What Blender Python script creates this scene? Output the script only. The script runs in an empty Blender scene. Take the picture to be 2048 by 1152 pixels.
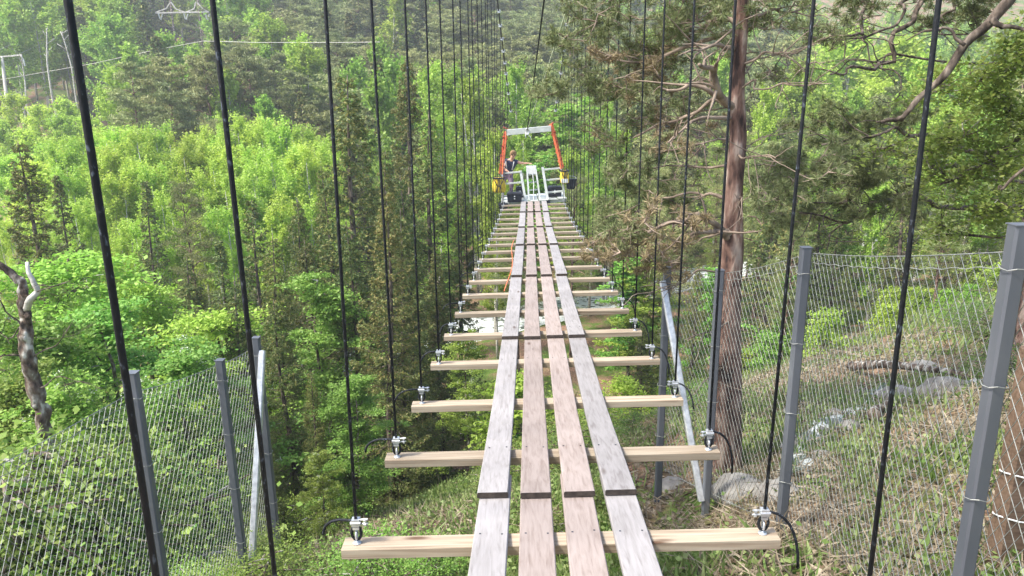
import bpy, math, random
import numpy as np
from mathutils import Vector
R = math.radians
rng = np.random.default_rng(7); random.seed(7)
S = bpy.context.scene
COL = S.collection
ZC = 12.0                       # height of the eye above the datum; everything is written relative to the eye, then lifted
# ---------------------------------------------------------------- camera
FOC = 1480.0                    # in pixels of a 2048 wide frame
PITCH = math.atan(1480 / 5724.0); ROLL = -math.atan(66 / 5724.0)
fw = np.array([0, math.cos(PITCH), -math.sin(PITCH)])
up0 = np.array([0, math.sin(PITCH), math.cos(PITCH)]); rt0 = np.array([1., 0, 0])
RT = rt0 * math.cos(ROLL) + up0 * math.sin(ROLL); UP = -rt0 * math.sin(ROLL) + up0 * math.cos(ROLL)
cam = bpy.data.cameras.new('camera'); camo = bpy.data.objects.new('camera', cam); COL.objects.link(camo)
cam.sensor_width = 36; cam.lens = FOC / 2048 * 36; cam.clip_start = .05; cam.clip_end = 2000
from mathutils import Matrix
camo.matrix_world = Matrix(((RT[0], UP[0], -fw[0], 0), (RT[1], UP[1], -fw[1], 0), (RT[2], UP[2], -fw[2], 0), (0, 0, 0, 1)))
S.camera = camo
# ---------------------------------------------------------------- sky, sun, exposure
SUN_EL, SUN_AZ = R(54), R(-112)   # azimuth from +Y, clockwise positive: sun high on the left, a little behind
w = bpy.data.worlds.new('World'); S.world = w; w.use_nodes = True
nt = w.node_tree; bg = nt.nodes['Background']; sk = nt.nodes.new('ShaderNodeTexSky'); sk.sky_type = 'NISHITA'
sk.sun_disc = False; sk.sun_elevation = SUN_EL; sk.sun_rotation = SUN_AZ; sk.air_density = 1.0; sk.dust_density = 3.0
nt.links.new(sk.outputs[0], bg.inputs[0]); bg.inputs[1].default_value = .15
sl = bpy.data.lights.new('sun', 'SUN'); sl.energy = 2.8; sl.angle = R(9); sl.color = (1, .95, .86)
so = bpy.data.objects.new('sun', sl); COL.objects.link(so)
sd = Vector((math.sin(SUN_AZ) * math.cos(SUN_EL), math.cos(SUN_AZ) * math.cos(SUN_EL), math.sin(SUN_EL)))
so.rotation_euler = sd.to_track_quat('Z', 'Y').to_euler()
S.view_settings.view_transform = 'Standard'; S.view_settings.look = 'None'; S.view_settings.gamma = 1
S.view_settings.exposure = 1.45
S.cycles.max_bounces = 8; S.cycles.transparent_max_bounces = 8; S.cycles.volume_bounces = 0
S.cycles.transmission_bounces = 4; S.cycles.diffuse_bounces = 4

# ---------------------------------------------------------------- projection helpers (pixel of the 2048 frame -> point)
def un(px, py, z): return fw * z + RT * ((px - 1024) / FOC * z) + UP * ((576 - py) / FOC * z)
def unF(px, py, F):
    d = un(px, py, 1.0); return d * (F / d[1])
def proj(p):
    z = p @ fw; return 1024 + FOC * (p @ RT) / z, 576 - FOC * (p @ UP) / z
# ---------------------------------------------------------------- terrain
def FR(x): return np.clip(36 + .75 * x, 24, 75)
BU = [-1e3, 15, 18, 23, 29, 31.2, 33, 36, 50, 90]; BZ = [0, 0, 1.0, 3.9, 6.6, 7.3, 8.0, 8.5, 9.6, 10.5]
def hn(x, y):
    return (np.sin(x * .9 + 1.3 * np.sin(y * .5)) * np.sin(y * .8 + 1.1 * np.sin(x * .37)) * .5 +
            np.sin(x * 2.3 + y * .7 + 2) * np.sin(y * 2.1 - x * .6) * .22 + np.sin(x * 5.1 - y * 2.2) * np.sin(y * 4.7 + x * 1.9) * .08)
def TZ(x, y):
    x = np.asarray(x, float); y = np.asarray(y, float)
    fr = FR(x); u = fr - y; d = np.maximum(y - fr - 3, 0)
    z = -10.8 + np.interp(u, BU, BZ)
    dd = np.minimum(d, 190)
    z = z + .02 * dd + .0016 * dd ** 2 + np.maximum(d - 190, 0) * .1
    amp = np.clip(.12 + d * .02 + np.clip(u - 8, 0, 20) * .012, .12, 1.0)
    z = z + hn(x, y) * amp
    ch = np.exp(-(np.abs(y - fr) / 2.0) ** 4)
    return z * (1 - ch) + (-11.35) * ch
def ground(px, py):
    d = un(px, py, 1.0); d = d / d[1]; F = 2.5
    while F < 300:
        p = d * F
        if p[2] < TZ(p[0], p[1]): return p
        F += .1 if F < 40 else .5
    return d * 300
def bx(F): return .125 + .025 * F
def bz(F): return float(np.interp(F, [-2, 0, 2.82, 4.75, 6.67, 8.7, 10.7, 13.3, 16.3, 18, 22.4, 30], [-1.4, -1.58, -1.87, -2.06, -2.20, -2.33, -2.46, -2.65, -2.87, -2.97, -3.08, -3.1]))
def brol(F): return R(.8)
# ---------------------------------------------------------------- mesh helpers
class MB:
    def __init__(s): s.v = []; s.q = []; s.t = []; s.qm = []; s.tm = []; s.n = 0
    def add(s, v, q=None, t=None, m=0):
        v = np.asarray(v, float).reshape(-1, 3)
        if q is not None and len(q): q = np.asarray(q, int).reshape(-1, 4) + s.n; s.q.append(q); s.qm.append(np.full(len(q), m))
        if t is not None and len(t): t = np.asarray(t, int).reshape(-1, 3) + s.n; s.t.append(t); s.tm.append(np.full(len(t), m))
        s.v.append(v); s.n += len(v)
    def box(s, c, size, rot=None, m=0, taper=1.0):
        h = np.array(size) / 2
        k = np.array([[-1, -1, -1], [1, -1, -1], [1, 1, -1], [-1, 1, -1], [-1, -1, 1], [1, -1, 1], [1, 1, 1], [-1, 1, 1]]) * h
        k[4:, :2] *= taper
        if rot is not None: k = k @ np.asarray(rot).T
        s.add(k + np.asarray(c), [[0, 3, 2, 1], [4, 5, 6, 7], [0, 1, 5, 4], [1, 2, 6, 5], [2, 3, 7, 6], [3, 0, 4, 7]], m=m)
    def bar(s, a, b, wx, wz, m=0, side=None, bev=0):
        a = np.asarray(a, float); b = np.asarray(b, float); d = b - a; L = np.linalg.norm(d); d /= L
        ref = np.array([1., 0, 0]) if side is None else np.asarray(side, float)
        if abs(ref @ d) > .95: ref = np.array([0, 0, 1.])
        n1 = ref - d * (ref @ d); n1 /= np.linalg.norm(n1); n2 = np.cross(d, n1)
        bv = bev if bev else min(wx, wz) * .08
        pr = [(-wx / 2 + bv, -wz / 2), (wx / 2 - bv, -wz / 2), (wx / 2, -wz / 2 + bv), (wx / 2, wz / 2 - bv), (wx / 2 - bv, wz / 2), (-wx / 2 + bv, wz / 2), (-wx / 2, wz / 2 - bv), (-wx / 2, -wz / 2 + bv)]
        va = [a + n1 * p + n2 * q for p, q in pr]; vb = [b + n1 * p + n2 * q for p, q in pr]
        v = va + vb + [a, b]
        s.add(v, [[i, (i + 1) % 8, 8 + (i + 1) % 8, 8 + i] for i in range(8)], [[16, (i + 1) % 8, i] for i in range(8)] + [[17, 8 + i, 8 + (i + 1) % 8] for i in range(8)], m=m)
    def tube(s, pts, rad, n=6, m=0, cap=True, jit=0, js=1):
        P = np.asarray(pts, float); k = len(P); r = np.broadcast_to(np.asarray(rad, float), (k,))
        T = np.gradient(P, axis=0); T /= np.linalg.norm(T, axis=1)[:, None] + 1e-9
        ref = np.array([0, 0, 1.]) if abs(T[0][2]) < .8 else np.array([0, 1., 0])
        A = []
        for i in range(k):
            a = ref - T[i] * (ref @ T[i]); a /= np.linalg.norm(a) + 1e-9; A.append(a); ref = a
        A = np.array(A); B = np.cross(T, A); an = np.arange(n) / n * 2 * np.pi
        v = P[:, None] + r[:, None, None] * (A[:, None] * np.cos(an)[None, :, None] + B[:, None] * np.sin(an)[None, :, None])
        if jit:
            rg = np.random.default_rng(js); g = rg.normal(size=(k, n)); g = g + np.roll(g, 1, 1) + np.roll(g, -1, 1); g[1:-1] = (g[:-2] + g[1:-1] * 1.5 + g[2:]) / 2.4
            v = P[:, None] + (v - P[:, None]) * (1 + jit * g[..., None])
        i, j = np.meshgrid(np.arange(k - 1), np.arange(n), indexing='ij'); j2 = (j + 1) % n
        q = np.stack([i * n + j, i * n + j2, (i + 1) * n + j2, (i + 1) * n + j], -1).reshape(-1, 4)
        v = v.reshape(-1, 3); t = []
        if cap:
            v = np.vstack([v, P[0], P[-1]]); c0 = k * n
            t = [[c0, (a + 1) % n, a] for a in range(n)] + [[c0 + 1, (k - 1) * n + a, (k - 1) * n + (a + 1) % n] for a in range(n)]
        s.add(v, q, t, m=m)
    def ell(s, c, rad, nu=12, nv=8, m=0, jit=0, rot=None, seed=0):
        rg = np.random.default_rng(seed); v = [[0, 0, -1.]]
        for i in range(1, nv):
            a = -math.pi / 2 + math.pi * i / nv
            for j in range(nu): b = 2 * math.pi * j / nu; v.append([math.cos(a) * math.cos(b), math.cos(a) * math.sin(b), math.sin(a)])
        v.append([0, 0, 1.]); v = np.array(v); v = v * (1 + jit * rg.normal(size=(len(v), 1)))
        v = v * np.array(rad)
        if rot is not None: v = v @ np.asarray(rot).T
        q = []; t = []
        for j in range(nu): t.append([0, 1 + (j + 1) % nu, 1 + j])
        for i in range(nv - 2):
            for j in range(nu): a = 1 + i * nu; q.append([a + j, a + (j + 1) % nu, a + nu + (j + 1) % nu, a + nu + j])
        e = 1 + (nv - 2) * nu
        for j in range(nu): t.append([len(v) - 1, e + j, e + (j + 1) % nu])
        s.add(v + np.asarray(c), q, t, m=m)
    def mesh(s, name, mats, smooth=False, off=(0, 0, 0)):
        v = np.vstack(s.v) - np.asarray(off); q = np.vstack(s.q) if s.q else np.zeros((0, 4), int); t = np.vstack(s.t) if s.t else np.zeros((0, 3), int)
        me = bpy.data.meshes.new(name); me.vertices.add(len(v)); me.vertices.foreach_set('co', v.ravel().astype(np.float32))
        nl = q.size + t.size; me.loops.add(nl); me.loops.foreach_set('vertex_index', np.concatenate([q.ravel(), t.ravel()]).astype(np.int32))
        me.polygons.add(len(q) + len(t)); st = np.concatenate([np.arange(len(q)) * 4, q.size + np.arange(len(t)) * 3]).astype(np.int32)
        me.polygons.foreach_set('loop_start', st)
        mi = np.concatenate([np.concatenate(s.qm) if s.qm else np.zeros(0), np.concatenate(s.tm) if s.tm else np.zeros(0)]).astype(np.int32)
        for mm in (mats if isinstance(mats, (list, tuple)) else [mats]): me.materials.append(mm)
        me.polygons.foreach_set('material_index', mi)
        me.update(calc_edges=True); me.validate()
        me.polygons.foreach_set('use_smooth', np.full(len(me.polygons), smooth))
        return me
def obj(name, mb, mats, parent=None, smooth=False, off=None, label=None):
    if off is None: off = tuple(parent.location) if (parent and parent.parent is None) else ((0, 0, 0) if not parent else tuple(parent.parent.location))
    me = mb.mesh(name, mats, smooth, off); o = bpy.data.objects.new(name, me); COL.objects.link(o)
    if parent: o.parent = parent
    if label: o['label'] = label
    return o
def thing(name, label, cat, loc=(0, 0, 0), group=None):
    o = bpy.data.objects.new(name, None); COL.objects.link(o); o.location = loc; o.empty_display_size = .2
    o['label'] = label; o['category'] = cat
    if group: o['group'] = group
    return o
def solo(name, mb, mats, label, cat, loc=(0, 0, 0), group=None, smooth=False):
    me = mb.mesh(name, mats, smooth, loc); o = bpy.data.objects.new(name, me); COL.objects.link(o); o.location = loc
    o['label'] = label; o['category'] = cat
    if group: o['group'] = group
    return o
def tag_kind(o, kind, label=None):
    o['kind'] = kind
    if label: o['label'] = label
# ---------------------------------------------------------------- materials
def N(nt, t, **k):
    n = nt.nodes.new(t)
    for a, b in k.items(): setattr(n, a, b)
    return n
def base(name):
    m = bpy.data.materials.new(name); m.use_nodes = True; nt = m.node_tree; return m, nt, nt.nodes['Principled BSDF']
def ramp(nt, cols):
    r = N(nt, 'ShaderNodeValToRGB'); e = r.color_ramp.elements
    e[0].position, e[0].color = cols[0][0], (*cols[0][1], 1); e[1].position, e[1].color = cols[-1][0], (*cols[-1][1], 1)
    for p, c in cols[1:-1]: x = e.new(p); x.color = (*c, 1)
    return r
def noisemat(name, cols, scale=5, rough=.8, metal=0, bump=.2, detail=6, stretch=(1, 1, 1), bdist=.01, rand=0, spec=.3):
    m, nt, p = base(name); L = nt.links.new
    tc = N(nt, 'ShaderNodeTexCoord'); mp = N(nt, 'ShaderNodeMapping'); mp.inputs['Scale'].default_value = stretch
    L(tc.outputs['Object'], mp.inputs[0])
    src = mp.outputs[0]
    if rand:
        oi = N(nt, 'ShaderNodeObjectInfo'); ad = N(nt, 'ShaderNodeVectorMath', operation='MULTIPLY_ADD'); cb = N(nt, 'ShaderNodeCombineXYZ')
        for k in range(3): L(oi.outputs['Random'], cb.inputs[k])
        L(cb.outputs[0], ad.inputs[0]); ad.inputs[1].default_value = (37, 51, 23); L(src, ad.inputs[2]); src = ad.outputs[0]
    no = N(nt, 'ShaderNodeTexNoise'); no.inputs['Scale'].default_value = scale; no.inputs['Detail'].default_value = detail; L(src, no.inputs['Vector'])
    r = ramp(nt, cols); L(no.outputs[0], r.inputs[0]); out = r.outputs[0]
    if rand:
        hs = N(nt, 'ShaderNodeHueSaturation'); mr = N(nt, 'ShaderNodeMapRange'); mr.inputs[3].default_value = 1 - rand; mr.inputs[4].default_value = 1 + rand
        L(oi.outputs['Random'], mr.inputs[0]); L(mr.outputs[0], hs.inputs['Value']); L(out, hs.inputs['Color']); out = hs.outputs[0]
    L(out, p.inputs['Base Color']); p.inputs['Roughness'].default_value = rough; p.inputs['Metallic'].default_value = metal
    p.inputs['Specular IOR Level'].default_value = spec
    if bump:
        b = N(nt, 'ShaderNodeBump'); b.inputs['Strength'].default_value = bump; b.inputs['Distance'].default_value = bdist
        L(no.outputs[0], b.inputs['Height']); L(b.outputs[0], p.inputs['Normal'])
    return m
def leafmat(name, c1, c2, trans=.35, var=.25, hue=.02):
    m, nt, p = base(name); L = nt.links.new
    g = N(nt, 'ShaderNodeNewGeometry'); oi = N(nt, 'ShaderNodeObjectInfo')
    mx = N(nt, 'ShaderNodeMix', data_type='RGBA'); mx.inputs[6].default_value = (*c1, 1); mx.inputs[7].default_value = (*c2, 1)
    L(g.outputs['Random Per Island'], mx.inputs[0])
    hs = N(nt, 'ShaderNodeHueSaturation'); mr = N(nt, 'ShaderNodeMapRange'); mr.inputs[3].default_value = 1 - var; mr.inputs[4].default_value = 1 + var
    mh = N(nt, 'ShaderNodeMapRange'); mh.inputs[3].default_value = .5 - hue; mh.inputs[4].default_value = .5 + hue
    fr = N(nt, 'ShaderNodeMath', operation='FRACT'); ml = N(nt, 'ShaderNodeMath', operation='MULTIPLY'); ml.inputs[1].default_value = 7.31
    L(oi.outputs['Random'], ml.inputs[0]); L(ml.outputs[0], fr.inputs[0]); L(fr.outputs[0], mh.inputs[0])
    L(oi.outputs['Random'], mr.inputs[0]); L(mr.outputs[0], hs.inputs['Value']); L(mh.outputs[0], hs.inputs['Hue']); L(mx.outputs[2], hs.inputs['Color'])
    df = N(nt, 'ShaderNodeBsdfDiffuse'); tr = N(nt, 'ShaderNodeBsdfTranslucent'); ms = N(nt, 'ShaderNodeMixShader'); ms.inputs[0].default_value = trans
    L(hs.outputs[0], df.inputs[0]); L(hs.outputs[0], tr.inputs[0]); L(df.outputs[0], ms.inputs[1]); L(tr.outputs[0], ms.inputs[2])
    gl = N(nt, 'ShaderNodeBsdfGlossy'); gl.inputs['Roughness'].default_value = .6; gl.inputs[0].default_value = (1, 1, 1, 1)
    m2 = N(nt, 'ShaderNodeMixShader'); m2.inputs[0].default_value = .025; L(ms.outputs[0], m2.inputs[1]); L(gl.outputs[0], m2.inputs[2])
    L(m2.outputs[0], nt.nodes['Material Output'].inputs[0]); nt.nodes.remove(p)
    return m
def wood(name, c1, c2, c3, along='x', rand=.1, rough=.75):
    st = {'x': (1.2, 34, 34), 'y': (38, .8, 38)}[along]
    m, nt, p = base(name); L = nt.links.new
    tc = N(nt, 'ShaderNodeTexCoord'); mp = N(nt, 'ShaderNodeMapping'); mp.inputs['Scale'].default_value = st; L(tc.outputs['Object'], mp.inputs[0])
    oi = N(nt, 'ShaderNodeObjectInfo'); cb = N(nt, 'ShaderNodeCombineXYZ'); ad = N(nt, 'ShaderNodeVectorMath', operation='MULTIPLY_ADD')
    for k in range(3): L(oi.outputs['Random'], cb.inputs[k])
    L(cb.outputs[0], ad.inputs[0]); ad.inputs[1].default_value = (37, 51, 23); L(mp.outputs[0], ad.inputs[2])
    no = N(nt, 'ShaderNodeTexNoise'); no.inputs['Scale'].default_value = 1.6; no.inputs['Detail'].default_value = 7; no.inputs['Distortion'].default_value = .6; L(ad.outputs[0], no.inputs['Vector'])
    r = ramp(nt, [(.28, c3), (.45, c2), (.62, c1)]); L(no.outputs[0], r.inputs[0])
    # knots
    vo = N(nt, 'ShaderNodeTexVoronoi'); vo.inputs['Scale'].default_value = 1.0
    mk = N(nt, 'ShaderNodeMapping'); mk.inputs['Scale'].default_value = {'x': (1.7, 7, 7), 'y': (7, 1.7, 7)}[along]; L(tc.outputs['Object'], mk.inputs[0])
    ak = N(nt, 'ShaderNodeVectorMath', operation='ADD'); L(mk.outputs[0], ak.inputs[0]); L(cb.outputs[0], ak.inputs[1]); L(ak.outputs[0], vo.inputs['Vector'])
    kr = ramp(nt, [(.05, (1, 1, 1)), (.13, (0, 0, 0))]); L(vo.outputs['Distance'], kr.inputs[0])
    mx = N(nt, 'ShaderNodeMix', data_type='RGBA'); L(kr.outputs[0], mx.inputs[0]); L(r.outputs[0], mx.inputs[6]); mx.inputs[7].default_value = (c3[0] * .55, c3[1] * .45, c3[2] * .4, 1)
    # blotchy weathering
    n2 = N(nt, 'ShaderNodeTexNoise'); n2.inputs['Scale'].default_value = 2.2; n2.inputs['Detail'].default_value = 3; L(tc.outputs['Object'], n2.inputs['Vector'])
    hs = N(nt, 'ShaderNodeHueSaturation'); mr = N(nt, 'ShaderNodeMapRange'); mr.inputs[3].default_value = 1 - rand; mr.inputs[4].default_value = 1 + rand
    L(oi.outputs['Random'], mr.inputs[0])
    m3 = N(nt, 'ShaderNodeMapRange'); m3.inputs[1].default_value = .3; m3.inputs[2].default_value = .7; m3.inputs[3].default_value = .88; m3.inputs[4].default_value = 1.1; L(n2.outputs[0], m3.inputs[0])
    mm = N(nt, 'ShaderNodeMath', operation='MULTIPLY'); L(mr.outputs[0], mm.inputs[0]); L(m3.outputs[0], mm.inputs[1]); L(mm.outputs[0], hs.inputs['Value']); L(mx.outputs[2], hs.inputs['Color'])
    L(hs.outputs[0], p.inputs['Base Color']); p.inputs['Roughness'].default_value = rough; p.inputs['Specular IOR Level'].default_value = .25
    b = N(nt, 'ShaderNodeBump'); b.inputs['Strength'].default_value = .25; b.inputs['Distance'].default_value = .003; L(no.outputs[0], b.inputs['Height']); L(b.outputs[0], p.inputs['Normal'])
    return m
M = {}
M['plank_grey'] = wood('grey_board', (.285, .272, .27), (.25, .238, .234), (.185, .17, .165), 'y')
M['plank_pink'] = wood('pinkish_board', (.285, .24, .218), (.25, .207, .186), (.19, .15, .13), 'y')
M['beam'] = wood('pale_timber', (.335, .285, .215), (.275, .222, .16), (.18, .13, .09), 'x', .14)
M['endgrain'] = noisemat('end_grain', [(.3, (.03, .024, .02)), (.7, (.07, .055, .045))], 40, .9)
M['rope'] = noisemat('black_rope', [(.35, (.006, .008, .011)), (.61, (.012, .014, .018)), (.70, (.09, .11, .14))], 90, .7, 0, .6, stretch=(1, 1, .5), bdist=.004)
M['cable'] = noisemat('steel_cable', [(.3, (.05, .05, .05)), (.7, (.16, .16, .16))], 60, .5, .7)
M['galv'] = noisemat('galvanised_steel', [(.3, (.42, .44, .46)), (.7, (.68, .70, .72))], 25, .38, .6, .1)
M['post'] = noisemat('grey_steel_post', [(.3, (.09, .10, .12)), (.55, (.13, .14, .16)), (.75, (.2, .215, .24))], 4, .5, .35, .1, stretch=(1, 1, .3))
M['wire'] = noisemat('fence_wire', [(.3, (.15, .16, .15)), (.7, (.34, .35, .33))], 30, .4, .3, 0)
M['alu'] = noisemat('pale_aluminium', [(.3, (.42, .45, .42)), (.7, (.58, .61, .58))], 8, .4, .2, .05)
M['orange'] = noisemat('orange_paint', [(.3, (.62, .13, .05)), (.7, (.82, .24, .11))], 6, .5, 0, .05)
M['yellow'] = noisemat('yellow_fabric', [(.3, (.75, .52, .03)), (.7, (.9, .68, .08))], 12, .8, 0, .2)
M['black'] = noisemat('black_plastic', [(.3, (.012, .014, .02)), (.7, (.03, .035, .05))], 12, .5, 0, .1)
M['white'] = noisemat('white_plastic', [(.3, (.55, .57, .55)), (.7, (.7, .71, .69))], 12, .5, 0, .05)
M['bark_pine'] = noisemat('pine_bark', [(.36, (.035, .022, .02)), (.46, (.13, .075, .058)), (.56, (.22, .14, .11)), (.66, (.36, .28, .23))], 14, .95, 0, 1, detail=9, stretch=(1, 1, .3), bdist=.05)
M['bark_dark'] = noisemat('spruce_bark', [(.38, (.03, .023, .018)), (.5, (.09, .07, .055)), (.64, (.19, .155, .125))], 14, .95, 0, 1, detail=9, stretch=(1, 1, .4), bdist=.03)
M['bark_pale'] = noisemat('birch_bark', [(.32, (.10, .09, .08)), (.45, (.42, .40, .36)), (.7, (.62, .60, .55))], 7, .85, 0, .4, stretch=(1, 1, 3), bdist=.01)
M['bark_alder'] = noisemat('grey_bark', [(.36, (.03, .024, .02)), (.47, (.12, .085, .065)), (.56, (.22, .19, .16)), (.64, (.5, .48, .43))], 11, .95, 0, 1, detail=9, stretch=(1, 1, .6), bdist=.04)
M['branch_pine'] = noisemat('pine_branch', [(.3, (.11, .08, .06)), (.7, (.34, .27, .21))], 12, .9, 0, .5)
M['rock'] = noisemat('rock', [(.3, (.12, .11, .10)), (.5, (.26, .25, .23)), (.7, (.40, .39, .36))], 4, .9, 0, .8, bdist=.04)
M['pole'] = noisemat('weathered_pole', [(.3, (.38, .36, .32)), (.7, (.58, .56, .52))], 4, .8, 0, .2, stretch=(1, 1, .2))
M['brownpost'] = wood('brown_board', (.17, .115, .08), (.13, .085, .055), (.08, .05, .035), 'x')
LF = {}
LF['spruce'] = leafmat('spruce_needles', (.06, .105, .022), (.16, .20, .055), .22, .25, .02)
LF['spruce_tip'] = leafmat('spruce_fresh_tips', (.17, .17, .045), (.28, .25, .08), .25, .2)
LF['pine'] = leafmat('pine_needles', (.15, .195, .055), (.32, .35, .14), .28, .25, .02)
LF['birch'] = leafmat('birch_leaves', (.21, .36, .03), (.40, .54, .09), .45, .2, .02)
LF['broad'] = leafmat('broad_leaves', (.13, .27, .025), (.29, .42, .08), .4, .22, .03)
LF['lime'] = leafmat('lime_leaves', (.33, .51, .045), (.48, .62, .12), .5, .15, .015)
LF['heropine'] = leafmat('near_pine_needles', (.11, .15, .05), (.25, .27, .12), .25, .1)
LF['dry'] = leafmat('dry_brown_needles', (.16, .12, .06), (.30, .24, .13), .2, .1)
LF['grass'] = leafmat('grass_blades', (.12, .20, .035), (.28, .32, .12), .35, .1)
LF['litter'] = leafmat('dead_leaf_litter', (.12, .08, .05), (.34, .28, .21), .1, .1)
LF['blossom'] = leafmat('white_blossom', (.6, .65, .5), (.8, .8, .72), .3, .1)
# ---------------------------------------------------------------- leaves
def unit(a): return a / (np.linalg.norm(a, axis=-1, keepdims=True) + 1e-9)
def diamonds(mb, c, d, l, w, m=0, fold=None):
    n = len(c)
    if not n: return
    d = unit(d); r = rng.normal(size=(n, 3)); wv = unit(np.cross(d, r))
    l = np.broadcast_to(l, (n,))[:, None] * .5; w = np.broadcast_to(w, (n,))[:, None] * .5
    v = np.stack([c - d * l, c + wv * w - d * l * .15, c + d * l, c - wv * w - d * l * .15], 1)
    mb.add(v.reshape(-1, 3), np.arange(4 * n).reshape(-1, 4), m=m)
def sphere_dirs(n): return unit(rng.normal(size=(n, 3)))
# --- tree prototypes: return (trunk mesh, crown mesh, height)
def mk_spruce(H=10, Rr=1.9, dens=1.0, tuft=(.08, .022), nt_=5, bare=.12, tipf=.12):
    tb = MB(); cb = MB(); k = 10
    tp = np.array([[.05 * math.sin(i * .7), .05 * math.cos(i), H * i / (k - 1)] for i in range(k)]); tp[0, 2] = -.5
    tb.tube(tp, np.linspace(.017 * H, .01, k), 7)
    C = []; D = []
    z = bare * H
    while z < H * .99:
        t = z / H; prof = (1 - t) ** .8 * (1 - .5 * max(0, .25 - t) / .25)
        nb = rng.integers(5, 8)
        for b in range(nb):
            az = rng.uniform(0, 2 * np.pi); Lb = max(.12, Rr * prof * rng.uniform(.6, 1.15))
            h = np.array([math.cos(az), math.sin(az), 0]); pe = np.array([-h[1], h[0], 0])
            sl_ = -.35 + .9 * t ** 1.5; cu = rng.uniform(.1, .3)
            f = lambda s: np.array([0, 0, z]) + h * Lb * s[:, None] + np.outer(Lb * (sl_ * s - .25 * np.sin(s * 3) * (1 - t) + cu * s * s), [0, 0, 1])
            if Lb > .5: tb.tube(f(np.linspace(0, .9, 4)), np.linspace(.012 * Lb + .004, .003, 4), 3, cap=False)
            m = max(4, int(Lb * 16 * dens)); s = rng.uniform(.12, 1, m) ** .8; p = f(s); sg = rng.choice([-1, 1], m)
            td = unit(h * rng.uniform(.4, 1, (m, 1)) + pe * (sg * rng.uniform(.3, 1, m))[:, None] + np.array([0, 0, -1]) * rng.uniform(.05, .55, (m, 1)))
            tl = (.42 * (1 - s) + .13) * min(1.3, .5 + Lb * .5)
            for q in range(nt_):
                a = rng.uniform(0, 1, m)
                C.append(p + td * (tl * a)[:, None] + rng.normal(size=(m, 3)) * .015); D.append(td + rng.normal(size=(m, 3)) * .55)
        z += rng.uniform(.16, .34) * (H / 10) * (1.3 - .6 * t)
    C = np.vstack(C); D = np.vstack(D); n = len(C); ls = rng.uniform(.7, 1.3, n)
    tip = rng.random(n) < tipf * (C[:, 2] / H * 1.6)
    diamonds(cb, C[~tip], D[~tip], tuft[0] * ls[~tip], tuft[1] * ls[~tip]); diamonds(cb, C[tip], D[tip], tuft[0] * ls[tip], tuft[1] * 1.3 * ls[tip], m=1)
    return tb.mesh('trunk', M['bark_dark'], True), cb.mesh('crown', [LF['spruce'], LF['spruce_tip']]), H
def mk_birch(H=9, Rr=1.5, nl=9000, leaf=.07, mat='birch', bark='bark_pale', bare=.2, upr=1.0, stems=1):
    tb = MB(); cb = MB(); C = []
    for st in range(stems):
        k = 9; ph = rng.uniform(0, 6); b0 = np.array([math.cos(ph), math.sin(ph), 0]) * (.25 if stems > 1 else 0)
        ln = rng.uniform(-.05, .05, 2); tp = np.array([b0 + [ln[0] * i * H * .12 + .04 * math.sin(ph + i), ln[1] * i * H * .12 + .04 * math.cos(i + ph), H * i / (k - 1)] for i in range(k)]); tp[0, 2] = -.5
        tb.tube(tp, np.linspace(.008 * H + .015, .008, k), 6)
        nb = int(46 / stems)
        for b in range(nb):
            t = bare + (1 - bare) * (b + rng.random()) / nb; az = rng.uniform(0, 2 * np.pi)
            prof = math.sin(math.pi * min(1, (t - bare) / (1 - bare) * .8 + .18)) ** .8; Lb = max(.3, Rr * prof * rng.uniform(.6, 1.2)) * 1.25
            base_ = np.array([np.interp(t * (k - 1), range(k), tp[:, j]) for j in range(3)])
            el = rng.uniform(.6, 1.1) * upr; h = np.array([math.cos(az) * math.cos(el), math.sin(az) * math.cos(el), math.sin(el)])
            s = np.linspace(0, 1, 4); P = base_ + h * Lb * s[:, None] + np.outer(s * s * Lb * .12, [0, 0, 1]) + rng.normal(size=(4, 3)) * .03 * s[:, None]
            P[:, 2] = np.minimum(P[:, 2], H * 1.06)
            tb.tube(P, np.linspace(.012, .003, 4), 3, cap=False)
            m = int(nl / 46 / 13)
            for q in range(13):
                s0 = rng.uniform(.25, 1); p0 = base_ + h * Lb * s0; d2 = unit(h * .45 + rng.normal(size=3) * .38 + np.array([0, 0, .95 * upr])); l2 = rng.uniform(.3, .85) * (Rr / 1.5)
                a = rng.uniform(0, 1, m); C.append(p0 + d2 * (a * l2)[:, None] + rng.normal(size=(m, 3)) * (.035 + .018 * Rr))
    C = np.vstack(C); n = len(C); D = rng.normal(size=(n, 3)) + [0, 0, -.3]; ls = rng.uniform(.6, 1.3, n)
    diamonds(cb, C, D, leaf * ls, leaf * .75 * ls)
    return tb.mesh('trunk', M[bark], True), cb.mesh('crown', [LF[mat]]), H
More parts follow.
